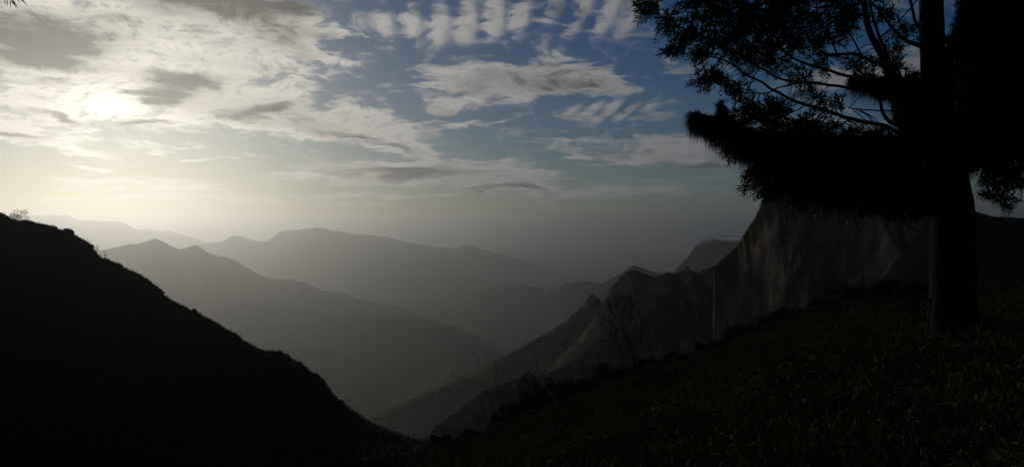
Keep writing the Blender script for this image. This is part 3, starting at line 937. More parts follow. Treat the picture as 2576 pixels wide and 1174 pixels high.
tuft_cloud(ng, [(1640, 300, 60, 140, 130), (1660, 520, 70, 160, 160), (1690, 760, 80, 130, 160)], 13.7, 0.4, rng, (0.3, -0.3, 0.2), tw, per=30, width=0.0065, droop=(0.2, 0.9), length=(0.12, 0.26))
tuft_cloud(ng, [(1440, -340, 110, 60, 50), (1310, -420, 90, 60, 40), (1700, -420, 120, 60, 50), (1850, -430, 80, 50, 36), (1560, -720, 160, 160, 90), (1560, -1100, 110, 160, 70)],
           13.6, 0.5, rng, (0, -0.1, 0.3), None, per=28, droop=(0.3, 1.0), length=(0.16, 0.32))
tuft_cloud(ng, [(760, 676, 34, 12, 9), (830, 690, 30, 14, 8), (905, 672, 26, 16, 9), (1010, 678, 34, 12, 9), (1120, 682, 26, 18, 10), (1240, 672, 34, 18, 12), (1345, 684, 26, 16, 10)],
           13.4, 0.2, rng, (-0.3, -0.1, 0.8), tw, per=26, droop=(0.1, 0.7), length=(0.10, 0.22))
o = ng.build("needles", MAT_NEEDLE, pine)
o["kind"] = "stuff"
shoots(pine, tw, anch)

# ------------------------------------------------------------------ second pine at the right edge
D2 = 11.5
bz2 = ground_at(2760, D2)
pine2 = empty("pine_tree", (at(2760, 800, D2)[0], D2, bz2))
tag(pine2, "dense dark pine filling the right edge with needle curtains above the far slope", "tree")
g = Geo()
q2 = curve([(at(2760, 0, D2)[0] + dx, D2, bz2 - 0.2 + h) for dx, h in ((0, 0), (0.02, 2.5), (-0.05, 5), (0.0, 8), (0.05, 11))], 8)
g.tube(q2, np.linspace(0.30, 0.05, len(q2)), 20, 0.1, 13)
g.build("trunk", MAT_PINE_BARK, pine2, True)
anch2 = []
for i, (y0, x1, y1, dd) in enumerate([(-120, 1720, -60, 11.2), (60, 1690, 60, 11.6), (200, 1720, 220, 11.0), (340, 1680, 380, 11.4), (480, 1720, 520, 11.1), (620, 1700, 680, 11.5),
                                      (740, 1740, 830, 11.2), (850, 1800, 940, 11.0), (930, 1770, 1010, 11.4)]):
    anch2.append(pine_branch(pine2, [C(2375, y0 - 40 - 50 * math.sin(i * 2.1), D2), C(2220, y0 - 30 + 40 * math.sin(i * 3.7), 11.3), C(1980, y0 + 10, dd), C(x1 + 60, y1, dd)], .05, .01))
ng = Geo()
tw = []
ell = []
for y in range(-60, 880, 95):
    ell += [(1760, y, 85, 62, 60), (1880, y + 20, 100, 62, 75), (2030, y, 110, 62, 60), (2200, y + 10, 120, 60, 48), (2400, y, 120, 60, 36)]
tuft_cloud(ng, ell, 11.35, 0.35, rng, (-0.4, -0.2, 0.2), tw, per=34, width=0.007, length=(0.12, 0.24), droop=(0.1, 0.9))
tuft_cloud(ng, [(1850, 930, 70, 18, 18), (1960, 905, 60, 24, 26), (1900, 1000, 80, 14, 18), (1810, 975, 40, 10, 9), (1930, 1040, 50, 10, 8), (1800, 900, 40, 16, 10), (1700, 100, 40, 60, 40), (1670, 200, 40, 80, 50)], 11.35, 0.2, rng, (-0.7, -0.1, 0.3), tw, per=26,
           length=(0.10, 0.18), droop=(0.2, 0.6))
o = ng.build("needles", MAT_NEEDLE, pine2)
o["kind"] = "stuff"
shoots(pine2, tw, anch2)

# ------------------------------------------------------------------ feathery broadleaf tree behind the pine
D3 = 16.0
bz3 = ground_at(2400, D3)
oak = empty("broadleaf_tree", (at(2400, 800, D3)[0], D3, bz3))
tag(oak, "open branched broadleaf tree with feathery leaf sprays spreading left behind the pine trunk", "tree")
g = Geo()
st = curve([(at(2400, 0, D3)[0], D3, bz3 - 0.2), at(2400, 640, D3), at(2400, 500, D3 - .3), at(2392, 410, 15.5), C(1570, 735, 15.2), C(1440, 660, 14.9), C(1385, 560, 14.7), C(1350, 400, 14.6), C(1325, 345, 14.5)], 8)
g.tube(st, np.linspace(0.24, 0.125, len(st)), 14, 0.08, 23)
g.build("trunk", MAT_GREY_BARK, oak, True)
limbs = [
    ([(1420, 690), (1370, 672), (1290, 635), (1160, 610), (1060, 580), (980, 553), (900, 530), (800, 490), (700, 430), (620, 390), (530, 325), (440, 290), (370, 288)], 26, 6, 14.6, 13.4),
    ([(1390, 640), (1345, 628), (1310, 605), (1288, 565), (1278, 520), (1262, 470)], 26, 14, 14.6, 14.2),
    ([(1370, 565), (1300, 560), (1200, 558), (1120, 548)], 10, 5, 14.6, 14.0),
    ([(1325, 345), (1270, 325), (1190, 290), (1130, 270), (1060, 282), (1010, 280), (960, 240), (915, 205), (885, 110), (865, 30), (850, -60)], 22, 6, 14.5, 13.6),
    ([(1330, 400), (1240, 398), (1100, 383), (1000, 350), (900, 320), (820, 280), (750, 225), (690, 150), (620, 60), (560, -20)], 20, 5, 14.6, 13.5),
    ([(1340, 445), (1230, 440), (1120, 440), (1000, 425), (900, 415), (800, 408), (720, 372), (640, 330), (560, 280), (470, 240), (400, 195), (330, 165), (230, 120), (140, 70), (80, 25)], 18, 4, 14.6, 13.2),
    ([(1000, 425), (880, 420), (770, 440), (700, 468), (600, 468), (500, 440), (420, 410)], 10, 4, 14.2, 13.4),
    ([(1330, 350), (1270, 250), (1220, 150), (1200, 40), (1195, -80)], 44, 26, 14.5, 14.2),
    ([(1335, 350), (1310, 270), (1280, 200), (1240, 90), (1230, 0), (1230, -80)], 22, 12, 14.5, 14.8),
    ([(1490, 240), (1440, 222), (1400, 200), (1330, 130), (1275, 60), (1240, 20)], 26, 10, 14.2, 14.3),
    ([(1478, 150), (1455, 110), (1440, 60), (1430, 0), (1425, -80)], 18, 12, 14.2, 14.0),
    ([(1290, 190), (1330, 150), (1360, 115), (1420, 50), (1460, 0)], 11, 6, 14.3, 14.0),
    ([(1060, 282), (1040, 220), (1000, 150), (960, 80), (960, -20)], 10, 5, 14.2, 13.9),
    ([(820, 280), (760, 300), (680, 270), (600, 200), (520, 120), (440, 40), (400, -40)], 9, 4, 13.8, 13.3),
    ([(1190, 290), (1140, 200), (1100, 110), (1080, 20)], 11, 5, 14.4, 14.4),
    ([(900, 530), (850, 560), (760, 600), (740, 640)], 8, 3, 14.0, 13.6),
    ([(1000, 690), (900, 672), (800, 640), (700, 632), (640, 600), (590, 575)], 10, 4, 13.9, 13.4),
    ([(1150, 600), (1040, 640), (940, 640)], 9, 4, 14.3, 13.9),
    ([(750, 225), (650, 215), (540, 250), (480, 200), (430, 120)], 8, 4, 13.7, 13.3),
    ([(1195, -80), (1140, -260), (1050, -420)], 22, 6, 14.2, 14.0), ([(960, -20), (880, -180), (760, -330)], 6, 4, 13.9, 13.6), ([(560, -20), (500, -140), (430, -240)], 5, 3, 13.5, 13.4),
    ([(1230, -80), (1290, -260), (1300, -450)], 12, 5, 14.8, 14.8),
]
anch3 = []
for pts, w0, w1, da, db in limbs:
    dd = np.linspace(da, db, len(pts))
    p = curve([C(x, y, q) for (x, y), q in zip(pts, dd)], 6)
    p = p + np.stack([fbm(p[:, 0] * 2.2 + i, p[:, 2] * 2.2, 3, 70 + i) * 0.035 for i in range(3)], 1)
    g = Geo()
    rad = np.linspace(w0, w1, len(p)) * 0.4975 * K * 14 * 0.5
    g.tube(p, rad, 7, 0.06, 31)
    g.build("branch", MAT_GREY_BARK, oak, True)
    anch3.append(p)
ANC = np.concatenate(anch3)
SPRAYS = [
    (110, 45, 60, 40, 17), (215, 115, 60, 36, 17), (255, 245, 42, 36, 13), (345, 160, 70, 70, 26), (420, 60, 80, 60, 28), (385, 275, 50, 26, 13), (480, 200, 70, 76, 26), (560, 90, 95, 90, 38),
    (700, 110, 115, 110, 50), (850, 60, 120, 66, 36), (800, 170, 95, 76, 28), (600, 255, 60, 46, 16), (950, 150, 70, 76, 22), (1060, 50, 95, 56, 24), (1170, 70, 60, 80, 16), (1020, 205, 48, 36, 9),
    (880, 240, 66, 36, 11), (700, 250, 76, 56, 17), (765, 320, 66, 36, 11), (960, 310, 76, 36, 10), (640, 330, 56, 36, 10), (1110, 140, 66, 56, 13), (1320, 60, 56, 56, 10), (1420, 165, 46, 40, 8),
    (1350, 225, 56, 36, 9), (870, 370, 60, 26, 8), (900, 440, 56, 26, 7), (420, 398, 50, 34, 20), (505, 425, 46, 28, 12), (580, 462, 40, 22, 8), (608, 556, 40, 30, 20), (650, 590, 30, 20, 8),
    (745, 540, 56, 46, 20), (735, 620, 46, 50, 20), (830, 552, 40, 30, 6), (960, 500, 46, 18, 5), (1060, 532, 40, 16, 5), (1000, 560, 46, 16, 5), (920, 632, 50, 34, 18), (1020, 652, 50, 28, 16),
    (700, 690, 60, 36, 16), (690, 790, 40, 40, 8), (640, 905, 30, 44, 9), (740, 960, 40, 26, 9), (880, 985, 46, 26, 12), (1040, 1025, 46, 26, 12), (1180, 1050, 50, 24, 10), (545, 740, 40, 30, 8), (1380, 1050, 60, 30, 14), (1150, 672, 60, 12, 12), (1270, 678, 50, 10, 9), (850, 680, 50, 12, 10), (1290, 300, 46, 46, 8), (1150, 340, 60, 30, 7), (500, -40, 200, 40, 26), (900, -50, 300, 40, 40), (1250, -40, 160, 40, 20), (330, 20, 40, 30, 9),
    (640, 20, 60, 40, 14), (760, 30, 60, 40, 12), (850, 650, 60, 36, 16), (1210, 390, 40, 16, 5), (1370, 330, 40, 20, 6), (430, -170, 150, 90, 26), (760, -230, 190, 130, 50), (1080, -300, 180, 160, 50), (1300, -330, 120, 160, 30), (620, -110, 200, 60, 30),
]
lg, tg = Geo(), Geo()
for (cx, cy, rx, ry, n) in SPRAYS:
    for _ in range(int(n * 1.0)):
        th, q = rng.uniform(0, 2 * math.pi), math.sqrt(rng.uniform(0, 1))
        p = C(cx + rx * q * math.cos(th), cy + ry * q * math.sin(th), 13.5 + 0.5 * (cx / 1400) + rng.normal() * 0.35)
        a = ANC[np.argmin(np.sum((ANC - p) ** 2, 1))]
        v = p - a
        L_ = np.linalg.norm(v)
        ax = v / (L_ + 1e-6) * 0.6 + np.array([-0.5, -0.1, 0.15]) + rng.normal(size=3) * 0.35
        ax /= np.linalg.norm(ax)
        m_ = (a + p) / 2 - ax * 0.15 * L_ + np.array([0, 0, 0.05])
        tg.tube([a, m_, p, p + ax * 0.10], [0.009, 0.007, 0.005, 0.003], 4)
        for k in range(5):
            d = ax * 0.9 + rng.normal(size=3) * 0.6
            d /= np.linalg.norm(d)
            ll = rng.uniform(0.10, 0.20)
            s0 = p + ax * rng.uniform(-0.08, 0.10)
            m = 7
            tt = np.linspace(0.25, 1.0, m)[:, None]
            b0 = s0 + d * ll * tt + np.array([0, 0, -0.05]) * tt ** 2
            sgn = np.where(np.arange(m) % 2 == 0, 1.0, -1.0)[:, None]
            sd = np.cross(d, rng.normal(size=3)); sd /= np.linalg.norm(sd) + 1e-9
            dl = d[None, :] * 0.75 + sd[None, :] * sgn * 0.75 + rng.normal(size=(m, 3)) * 0.15
            lg.leaves(b0, dl, rng.uniform(0.065, 0.12, m), rng.uniform(0.017, 0.026, m), rng)
            tg.tube([s0, s0 + d * ll * 0.5 + np.array([0, 0, -.012]), s0 + d * ll + np.array([0, 0, -.05])], [.003, .0025, .002], 3)
o = lg.build("foliage", MAT_LEAF, oak); o["kind"] = "stuff"
o = tg.build("twigs", MAT_TWIG, oak); o["kind"] = "stuff"

# ------------------------------------------------------------------ bare tree on the crest of the slope
D4 = 64.0


def B(cx, cy, d=D4):
    return np.array(at(1420.6 + cx * 0.242, 662.9 + cy * 0.242, d))


bare = empty("bare_tree", at(1602, 930, D4))
tag(bare, "slender leaning tree with thin nearly bare upswept branches on the slope crest", "tree")
g = Geo()
tr = curve([B(745, 1120), B(738, 1050), B(702, 940), B(655, 800), B(612, 715), B(592, 600), B(600, 480), B(592, 395)], 6)
g.tube(tr, np.linspace(0.12, 0.016, len(tr)), 8, 0.08, 3)
g.build("trunk", MAT_GREY_BARK, bare, True)
lim = [[(720, 1040), (690, 1060), (640, 985), (600, 930), (560, 850), (530, 760), (500, 650)], [(625, 740), (560, 690), (500, 660), (440, 600), (408, 545)],
       [(600, 690), (560, 620), (520, 560), (485, 500), (460, 440)], [(650, 790), (655, 690), (668, 620), (700, 540), (690, 440)], [(735, 1030), (738, 960), (722, 870), (722, 800), (770, 720), (762, 640)],
       [(700, 935), (735, 880), (790, 780), (800, 700)], [(595, 620), (560, 540), (540, 450), (560, 370)], [(600, 520), (640, 450), (655, 375)], [(605, 600), (650, 520), (720, 420)],
       [(560, 850), (480, 760), (430, 700)]]
tgeo = Geo()
bt = []
for q in lim:
    p = curve([B(x, y, D4 + 0.8 * math.sin(x * 0.05)) for x, y in q], 6)
    g = Geo()
    g.tube(p, np.linspace(0.042, 0.012, len(p)), 6)
    g.build("branch", MAT_GREY_BARK, bare, True)
    for _ in range(11):
        i = rng.integers(len(p) // 3, len(p))
        e = p[i]
        dv = np.array([rng.normal() * 0.5, rng.normal() * 0.5, rng.uniform(0.3, 1.0)])
        L_ = rng.uniform(0.4, 1.0)
        pts = [e, e + dv * L_ * 0.5 + rng.normal(size=3) * 0.05, e + dv * L_ + rng.normal(size=3) * 0.1]
        tgeo.tube(pts, [0.014, 0.011, 0.007], 4)
        bt.append(pts[-1])
        for _k in range(2):
            dv2 = dv + rng.normal(size=3) * 0.5
            tgeo.tube([pts[1], pts[1] + dv2 * L_ * 0.5], [0.009, 0.006], 3)
o = tgeo.build("twigs", MAT_TWIG, bare); o["kind"] = "stuff"
lg = Geo()
for c in [B(600, 365), B(650, 385), B(560, 375), B(470, 445), B(455, 470), B(415, 550), B(700, 430)]:
    b0 = c + rng.normal(size=(34, 3)) * 0.17
    lg.leaves(b0, rand_dirs(34, rng), 0.16, 0.05, rng)
for e in bt[::3]:
    b0 = e + rng.normal(size=(5, 3)) * 0.08
    lg.leaves(b0, rand_dirs(5, rng), 0.13, 0.04, rng)
o = lg.build("leaves", MAT_SHRUB, bare); o["kind"] = "stuff"


# ------------------------------------------------------------------ shrubs
def shrub(px, top, base, w, d, label, kind="round", name="shrub", group="shrubs along the slope crest", leaf=0.13, n=420, mat=None, cat="shrub", dens=1.0):
    x, y, zt_ = at(px, top, d)
    zb_ = at(px, base, d)[2]
    gz = ground_at(px, d)
    zb_ = min(zb_, gz + 0.05) if gz < zb_ else gz
    zb_ = min(zb_, zt_ - 0.4)
    h = zt_ - zb_
    W = w * K * d
    W *= 1.35
    root = empty(name, (x, y, zb_))
    tag(root, label, cat, group)
    r_ = np.random.default_rng(int(px * 7 + top))
    sg, fg = Geo(), Geo()
    lumps = []
    if kind == "round":
        for k in range(13):
            a = r_.uniform(0, 2 * math.pi)
            q = math.sqrt(r_.uniform(0, 1)) * 0.42
            hh = (0.02 + 0.82 * (k / 12.0) + r_.normal() * 0.05) if k else 0.84
            lumps.append((np.array([x + W * q * math.cos(a) * (1.35 - 0.85 * hh), y + W * q * math.sin(a), zb_ + h * hh]), W * r_.uniform(0.13, 0.27) * (1.2 - 0.5 * hh), h * r_.uniform(0.07, 0.15)))
    elif kind == "tiered":
        for k in range(9):
            hh = 0.2 + 0.75 * k / 8
            off = (k % 2 * 2 - 1) * W * 0.2 * (1.2 - hh)
            lumps.append((np.array([x + off + r_.normal() * W * .05, y + r_.normal() * W * 0.1, zb_ + h * hh]), W * 0.34 * (1.25 - 0.75 * hh), h * 0.04))
    else:
        for k in range(8):
            hh = 0.15 + 0.8 * k / 7
            lumps.append((np.array([x, y, zb_ + h * hh]), W * 0.5 * (1.12 - hh), h * 0.07))
    for k in range(4):
        c = lumps[(k * 2) % len(lumps)][0]
        sg.tube(curve([(x + r_.normal() * 0.03, y + r_.normal() * .03, zb_ - 0.15), (x * 0.6 + c[0] * 0.4, y * .6 + c[1] * .4, zb_ + (c[2] - zb_) * 0.5), c], 4),
                np.linspace(0.03, 0.01, 8 + 0)[:8] if False else np.linspace(0.03, 0.01, len(curve([(0, 0, 0), (0, 0, 1), (0, 1, 2)], 4))), 5)
    tot = sum(b * b for _, b, _ in lumps)
    for c, rw, rh in lumps:
        m = max(14, int(n * dens * rw * rw / tot))
        b0 = c + rand_dirs(m, r_) * (r_.uniform(0.25, 1, (m, 1)) ** 0.5) * np.array([rw, rw, max(rh, rw * (0.75 if kind == "round" else 0.25))])
        fg.leaves(b0, (b0 - c) / max(rw, .1) + rand_dirs(m, r_) * 0.8 + np.array([0, 0, 0.3]), leaf * r_.uniform(0.7, 1.3, m), leaf * 0.42, r_)
    sg.build("stem", MAT_TWIG, root, True)
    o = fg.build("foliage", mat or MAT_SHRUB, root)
    o["kind"] = "stuff"
    return root


def crest_d(px):
    return float(np.interp(az_of(px), di_a, di_r)) / math.sqrt(1 + ((px - CX) * K) ** 2)


S = [
    (1328, 938, 1048, 62, "round", "tallest leafy shrub of the clump on the lower slope crest"),
    (1376, 943, 1034, 46, "round", "tall dark shrub just right of the tallest leafy one"),
    (1281, 1008, 1072, 42, "round", "rounded shrub at the lower left foot of the tallest leafy shrub"),
    (1416, 958, 1022, 36, "round", "small flat headed shrub left of the two umbrella topped ones"),
    (1443, 951, 1014, 36, "round", "umbrella topped shrub in the middle of the crest row"),
    (1470, 950, 1004, 36, "round", "umbrella topped shrub next to the tiered dark shrub"),
    (1520, 911, 978, 54, "tiered", "dark shrub with tiered flat branches left of the bare tree"),
    (1572, 930, 962, 40, "round", "low spreading shrub at the left foot of the bare tree"),
    (1616, 902, 938, 30, "round", "dark shrub against the base of the bare tree on its right"),
    (1640, 896, 928, 28, "cone", "pointed shrub on the crest a little right of the bare tree"),
    (1268, 1050, 1084, 44, "round", "broad low shrub below the rounded one on the crest"),
    (1091, 1099, 1122, 26, "round", "leftmost tiny shrub in the saddle below the black hill"),
    (1121, 1095, 1130, 26, "round", "second tiny shrub in the saddle from the black hill"),
    (1161, 1108, 1124, 18, "round", "smallest shrub of the saddle between two taller ones"),
    (1191, 1086, 1120, 20, "cone", "narrow pointed shrub in the saddle"),
    (1219, 1092, 1118, 34, "round", "wide bush right of the narrow pointed shrub in the saddle"),
    (1690, 888, 914, 34, "round", "low bush on the crest under the dark triangular rock face"),
    (1770, 868, 896, 40, "round", "low bush on the crest below the left edge of the cliff"),
    (1868, 822, 860, 56, "round", "bushy shrub on the crest before the foot of the cliff"),
    (1935, 795, 840, 62, "round", "larger bushy shrub on the crest in front of the cliff face"),
    (1988, 780, 822, 54, "round", "bushy shrub uphill of the larger one before the cliff face"),
    (2062, 766, 798, 66, "round", "low wide shrub on the crest under the streaked cliff"),
    (2142, 722, 768, 92, "round", "big black bush on the upper crest at the end of the cliff"),
    (2222, 710, 754, 104, "round", "biggest black bush on the upper crest left of the pine trunk"),
]
for (px, top, bs, w, kd, lab) in S:
    shrub(px, top, bs, w, crest_d(px) - 0.8, lab, kd, n=2600 if w > 40 else 1500)
shrub(49, 528, 559, 31, 98, "small sparse leafy bush on the top of the black hill", "round", group=None, leaf=0.13, n=800)

# dry stalks on the black hill
for i, (px, py, h, lab) in enumerate([(243, 640, 28, "dry twiggy stalks at the steep edge of the black hill"), (259, 652, 20, "thin leaning dry stalk below the twiggy ones on the black hill"),
                                      (27, 552, 16, "pale dry stalks beside the sparse bush on the black hill"), (222, 612, 12, "short dry stalk on the rim above the steep edge of the black hill")]):
    d = crest_d(px) - 0.3
    root = empty("dry_stalk", at(px, py + 4, d))
    tag(root, lab, "dry plant", "dry stalks on the black hill")
    g = Geo()
    for k in range(5 if h > 15 else 3):
        b0 = np.array(at(px + rng.normal() * 2, py + 6, d))
        e = np.array(at(px + rng.normal() * 5 + 3, py - h * rng.uniform(0.6, 1.0), d))
        m_ = (b0 + e) / 2 + rng.normal(size=3) * 0.05
        g.tube([b0, m_, e], [0.022, 0.016, 0.009], 4)
        for _ in range(4):
            s0 = m_ + (e - m_) * rng.uniform(0, 1)
            g.tube([s0, s0 + np.array([rng.normal() * .15, 0.05, rng.uniform(.05, .25)])], [0.011, 0.006], 3)
    g.build("stem", MAT_TWIG, root)

# thin sapling left of the pine trunk
d = 12.5
gz = ground_at(2333, d)
sap = empty("sapling", (at(2333, 0, d)[0], d, gz))
tag(sap, "thin pale stemmed sapling just left of the thick pine trunk", "tree")
g, lg = Geo(), Geo()
x0 = at(2333, 0, d)[0]
p = curve([(x0 - 0.06, d, gz - .1), (x0 - 0.02, d, gz + .35), (x0 + 0.03, d, gz + .8), (x0 + 0.1, d, gz + 1.25)], 5)
g.tube(p, np.linspace(0.022, 0.008, len(p)), 6)
for _ in range(4):
    e = p[rng.integers(4, len(p))]
    f_ = e + np.array([-abs(rng.normal()) * .2, rng.normal() * .2, rng.uniform(.05, .3)])
    g.tube([e, f_], [0.007, 0.004], 4)
    b0 = f_ + rng.normal(size=(14, 3)) * 0.07
    lg.leaves(b0, rand_dirs(14, rng), 0.09, 0.035, rng)
g.build("stem", MAT_GREY_BARK, sap, True)
o = lg.build("foliage", MAT_SHRUB, sap); o["kind"] = "stuff"

# young tree just outside the left edge whose leaf tip hangs into the corner
sl_ = empty("sapling", (-5.4, 3.3, -2.6))
tag(sl_, "overhanging twig with narrow pointed leaves in the upper left corner", "tree")
g, lg = Geo(), Geo()
zl0 = float(near_height(np.array([math.atan2(-5.4, 3.3)]), np.array([6.33]))[0])
p = curve([(-5.4, 3.3, zl0 - .2), (-5.3, 3.3, 0.2), (-5.0, 3.3, 1.9), (-4.2, 3.2, 2.75), (-3.2, 3.1, 2.75), (-2.4, 3.04, 2.4), (-2.0, 3.0, 2.06), (-1.92, 3.0, 1.92), (-1.885, 3.0, 1.79)], 6)
g.tube(p, np.linspace(0.07, 0.003, len(p)), 7)
b0, dl, ln = [], [], []
for (bx, by, ex, ey) in [(8, -6, 18, 19), (14, -6, 21, 17), (22, -8, 29, 26), (25, -4, 44, 24), (28, -8, 48, 25), (32, -6, 60, 24), (40, -12, 72, 16), (38, -8, 52, 9), (0, -14, 2, 2), (27, -2, 43, 23)]:
    a_, e_ = np.array(at(bx, by, 3.0)), np.array(at(ex, ey, 3.0 + rng.normal() * .01))
    b0.append(a_); dl.append(e_ - a_); ln.append(np.linalg.norm(e_ - a_))
for _ in range(700):
    e = p[rng.integers(len(p) // 3, len(p) - 6)] + rng.normal(size=3) * np.array([0.16, 0.16, 0.09])
    if e[2] < 0.60 * e[1] * 0.49 + 1.05 and e[0] > -0.66 * e[1]:
        continue
    b0.append(e); dl.append(np.array([rng.normal() * .6, rng.normal() * .6, -0.4 + rng.normal() * .5])); ln.append(rng.uniform(.05, .09))
lg.leaves(np.array(b0), np.array(dl), np.array(ln), 0.0075, rng, 0.12)
g.build("stem", MAT_GREY_BARK, sl_, True)
o = lg.build("foliage", MAT_LEAF, sl_); o["kind"] = "stuff"

# ------------------------------------------------------------------ undergrowth on the slope
r2 = np.random.default_rng(77)


def scatter(n, a0, a1, rmin, fmax, power=1.0):
    a = r2.uniform(a0, a1, n)
    rc = np.interp(a, di_a, di_r)
    lo, hi = np.log(rmin), np.log(rc * fmax)
    r = np.exp(lo + (hi - lo) * r2.uniform(0, 1, n) ** power)
    return a, r


def weed_layer(n, spread, hmul, leafsize):
    a, r = scatter(n, az_of(1040), az_of(2720), 4.5, 0.99)
    x, y = r * np.sin(a), r * np.cos(a)
    patch = fbm(x / 2.6, y / 2.6, 4, 90) * 0.6 + fbm(x / 9, y / 9, 3, 95) * 0.5
    keep = patch > -0.28 + r2.normal(size=n) * 0.08
    a, r, x, y, patch = a[keep], r[keep], x[keep], y[keep], patch[keep]
    z0 = near_height(a, r)
    hgt = np.clip(0.12 + 0.75 * (patch + 0.28), 0.05, 1.0) * hmul * np.clip(1.15 - r / 60, 0.3, 1)
    z = z0 + hgt * r2.uniform(0.15, 1, len(a))
    m = len(a)
    d = rand_dirs(m, r2)
    d[:, 2] = np.abs(d[:, 2]) * 0.6
    s = leafsize * np.clip(r2.lognormal(0, 0.35, m), 0.4, 1.5) * np.maximum(1, r / 28)
    return np.stack([x, y, z], 1), d, s


wg = Geo()
b0, d, s = weed_layer(230000, 1, 0.8, 0.06)
wg.leaves(b0, d, s, s * 0.42, r2)
b0, d, s = weed_layer(30000, 1, 1.0, 0.10)
wg.leaves(b0, d, s, s * 0.3, r2)
# taller scrub thickening towards the crest
n = 90000
a = r2.uniform(az_of(1085), az_of(2330), n)
rc = np.interp(a, di_a, di_r)
r = rc * (1 - np.abs(r2.normal(size=n)) * 0.05)
x, y = r * np.sin(a), r * np.cos(a)
tall = np.clip(fbm(a * 42, r * 0.12, 4, 120) * 1.5 + 0.35, 0, 1.2) * np.interp(a, [az_of(1085), az_of(1250), az_of(1560), az_of(1720), az_of(1850), az_of(2330)], [0.5, 1.7, 1.2, 0.5, 0.9, 0.9])
z = near_height(a, r) + tall * r2.uniform(0, 1, n) ** 0.8
sg_ = Geo()
sg_.leaves(np.stack([x, y, z], 1), rand_dirs(n, r2) + np.array([0, 0, 0.3]), 0.14 * r2.uniform(0.6, 1.3, n), 0.06, r2)
tag(sg_.build("scrub", MAT_SHRUB), "dark low scrub along the slope crest", None, None, "stuff")
# low leafy mounds with dark hollows between them
a, r = scatter(900, az_of(1060), az_of(2720), 6.5, 0.97)
keep = fbm(r * np.sin(a) / 7, r * np.cos(a) / 7, 3, 150) > -0.2
for ai, ri in zip(a[keep], r[keep]):
    R_ = r2.uniform(0.25, 0.75) * (1.0 if ri > 14 else 0.6)
    k = int(60 + 90 * R_)
    z = float(near_height(np.array([ai]), np.array([ri]))[0])
    dd_ = rand_dirs(k, r2)
    dd_[:, 2] = np.abs(dd_[:, 2])
    rad = R_ * r2.uniform(0.75, 1.05, (k, 1))
    c_ = np.array([ri * math.sin(ai), ri * math.cos(ai), z])
    lsz = r2.uniform(0.05, 0.12) * max(1.0, ri / 30)
    wg.leaves(c_ + dd_ * rad * np.array([1, 1, r2.uniform(0.6, 1.0)]), dd_ + rand_dirs(k, r2) * 0.7, lsz * r2.uniform(0.7, 1.3, k), lsz * r2.uniform(0.3, 0.5), r2, 0.3)
# rosettes of long leaves and grass tussocks among the weeds
a, r = scatter(620, az_of(1060), az_of(2720), 8.5, 0.9)
keep = fbm(r * np.sin(a) / 5, r * np.cos(a) / 5, 3, 140) > -0.15
a, r = a[keep], r[keep]
for ai, ri in zip(a, r):
    px_, py_ = ri * math.sin(ai), ri * math.cos(ai)
    k = int(r2.integers(9, 18))
    z = float(near_height(np.array([ai]), np.array([ri]))[0])
    th = r2.uniform(0, 2 * math.pi, k)
    el = r2.uniform(0.25, 1.2, k)
    d = np.stack([np.cos(th) * np.cos(el), np.sin(th) * np.cos(el), np.sin(el)], 1)
    sz = r2.uniform(0.12, 0.30) * max(1.0, ri / 25)
    broad = r2.uniform() < 0.55
    wg.leaves(np.repeat([[px_, py_, z + 0.12 + 0.3 * r2.uniform()]], k, 0) + d * 0.04, d, sz * r2.uniform(0.6, 1.1, k), sz * (0.16 if broad else 0.035), r2, 0.5)
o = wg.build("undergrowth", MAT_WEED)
tag(o, "leafy weeds and low scrub covering the dark slope", None, None, "stuff")

gg = Geo()
a, r = scatter(5000, az_of(1040), az_of(2720), 4.5, 1.0)
x, y = r * np.sin(a), r * np.cos(a)
z = near_height(a, r)
n = len(a)
d = np.stack([r2.normal(size=n) * 0.35, r2.normal(size=n) * 0.35, np.ones(n)], 1)
gg.leaves(np.stack([x, y, z], 1), d, r2.uniform(0.15, 0.45, n), np.maximum(0.010, r * 0.0005), r2, 0.3)
a = r2.uniform(az_of(-30), az_of(1085), 26000)
rc = np.interp(a, di_a, di_r)
r = rc * (1 - r2.uniform(0, 1, 26000) ** 2 * 0.45)
x, y = r * np.sin(a), r * np.cos(a)
z = near_height(a, r)
d = np.stack([r2.normal(size=26000) * 0.5, r2.normal(size=26000) * 0.5, np.ones(26000)], 1)
hh = np.where(a > az_of(880), 0.5, 0.27) * r2.uniform(0.4, 1.1, 26000)
gg.leaves(np.stack([x, y, z - 0.02], 1), d, hh, np.maximum(0.015, r * 0.0004), r2, 0.5)
tag(gg.build("grass", MAT_GRASS), "rough grass on the slope and along the black hill rim", None, None, "stuff")

MAT_STONE = ground_mat("pale_stone", (0.30, 0.29, 0.26), (0.34, 0.32, 0.28), 3.0)


def on_slope(px, py):
    d = np.linspace(5, 90, 3000)
    x = (px - CX) * K * d
    gz_ = near_height(np.arctan2(x, d), np.hypot(x, d))
    k = np.argmax(gz_ > (CY - py) * K * d)
    return float(d[k])


for i, (px, py, w, h, lab) in enumerate([(1378, 1114, 12, 7, "pale oval stone low on the slope near the saddle shrubs"), (1391, 1116, 6, 5, "small pale stone touching the right side of the oval one"),
                                         (1323, 1147, 7, 6, "pale stone alone nearest the bottom edge of the slope"), (2313, 1000, 5, 4, "tiny white stone on the slope below the sapling"),
                                         (1330, 1088, 5, 4, "tiny pale stone below the tallest leafy shrub")]):
    MAT_BOULDER_ = MAT_BOULDER
    MAT_BOULDER = MAT_STONE
    boulder(px, py - 3, w, h, on_slope(px, py), 5, 40 + i, lab)
    MAT_BOULDER = MAT_BOULDER_
    s_ = bpy.context.scene.objects
    o = [q for q in s_ if q.get("label") == lab][0]
    o.name = "stone"
    o["category"], o["group"] = "stone", "pale stones on the slope"
    o.location.z += 0.35

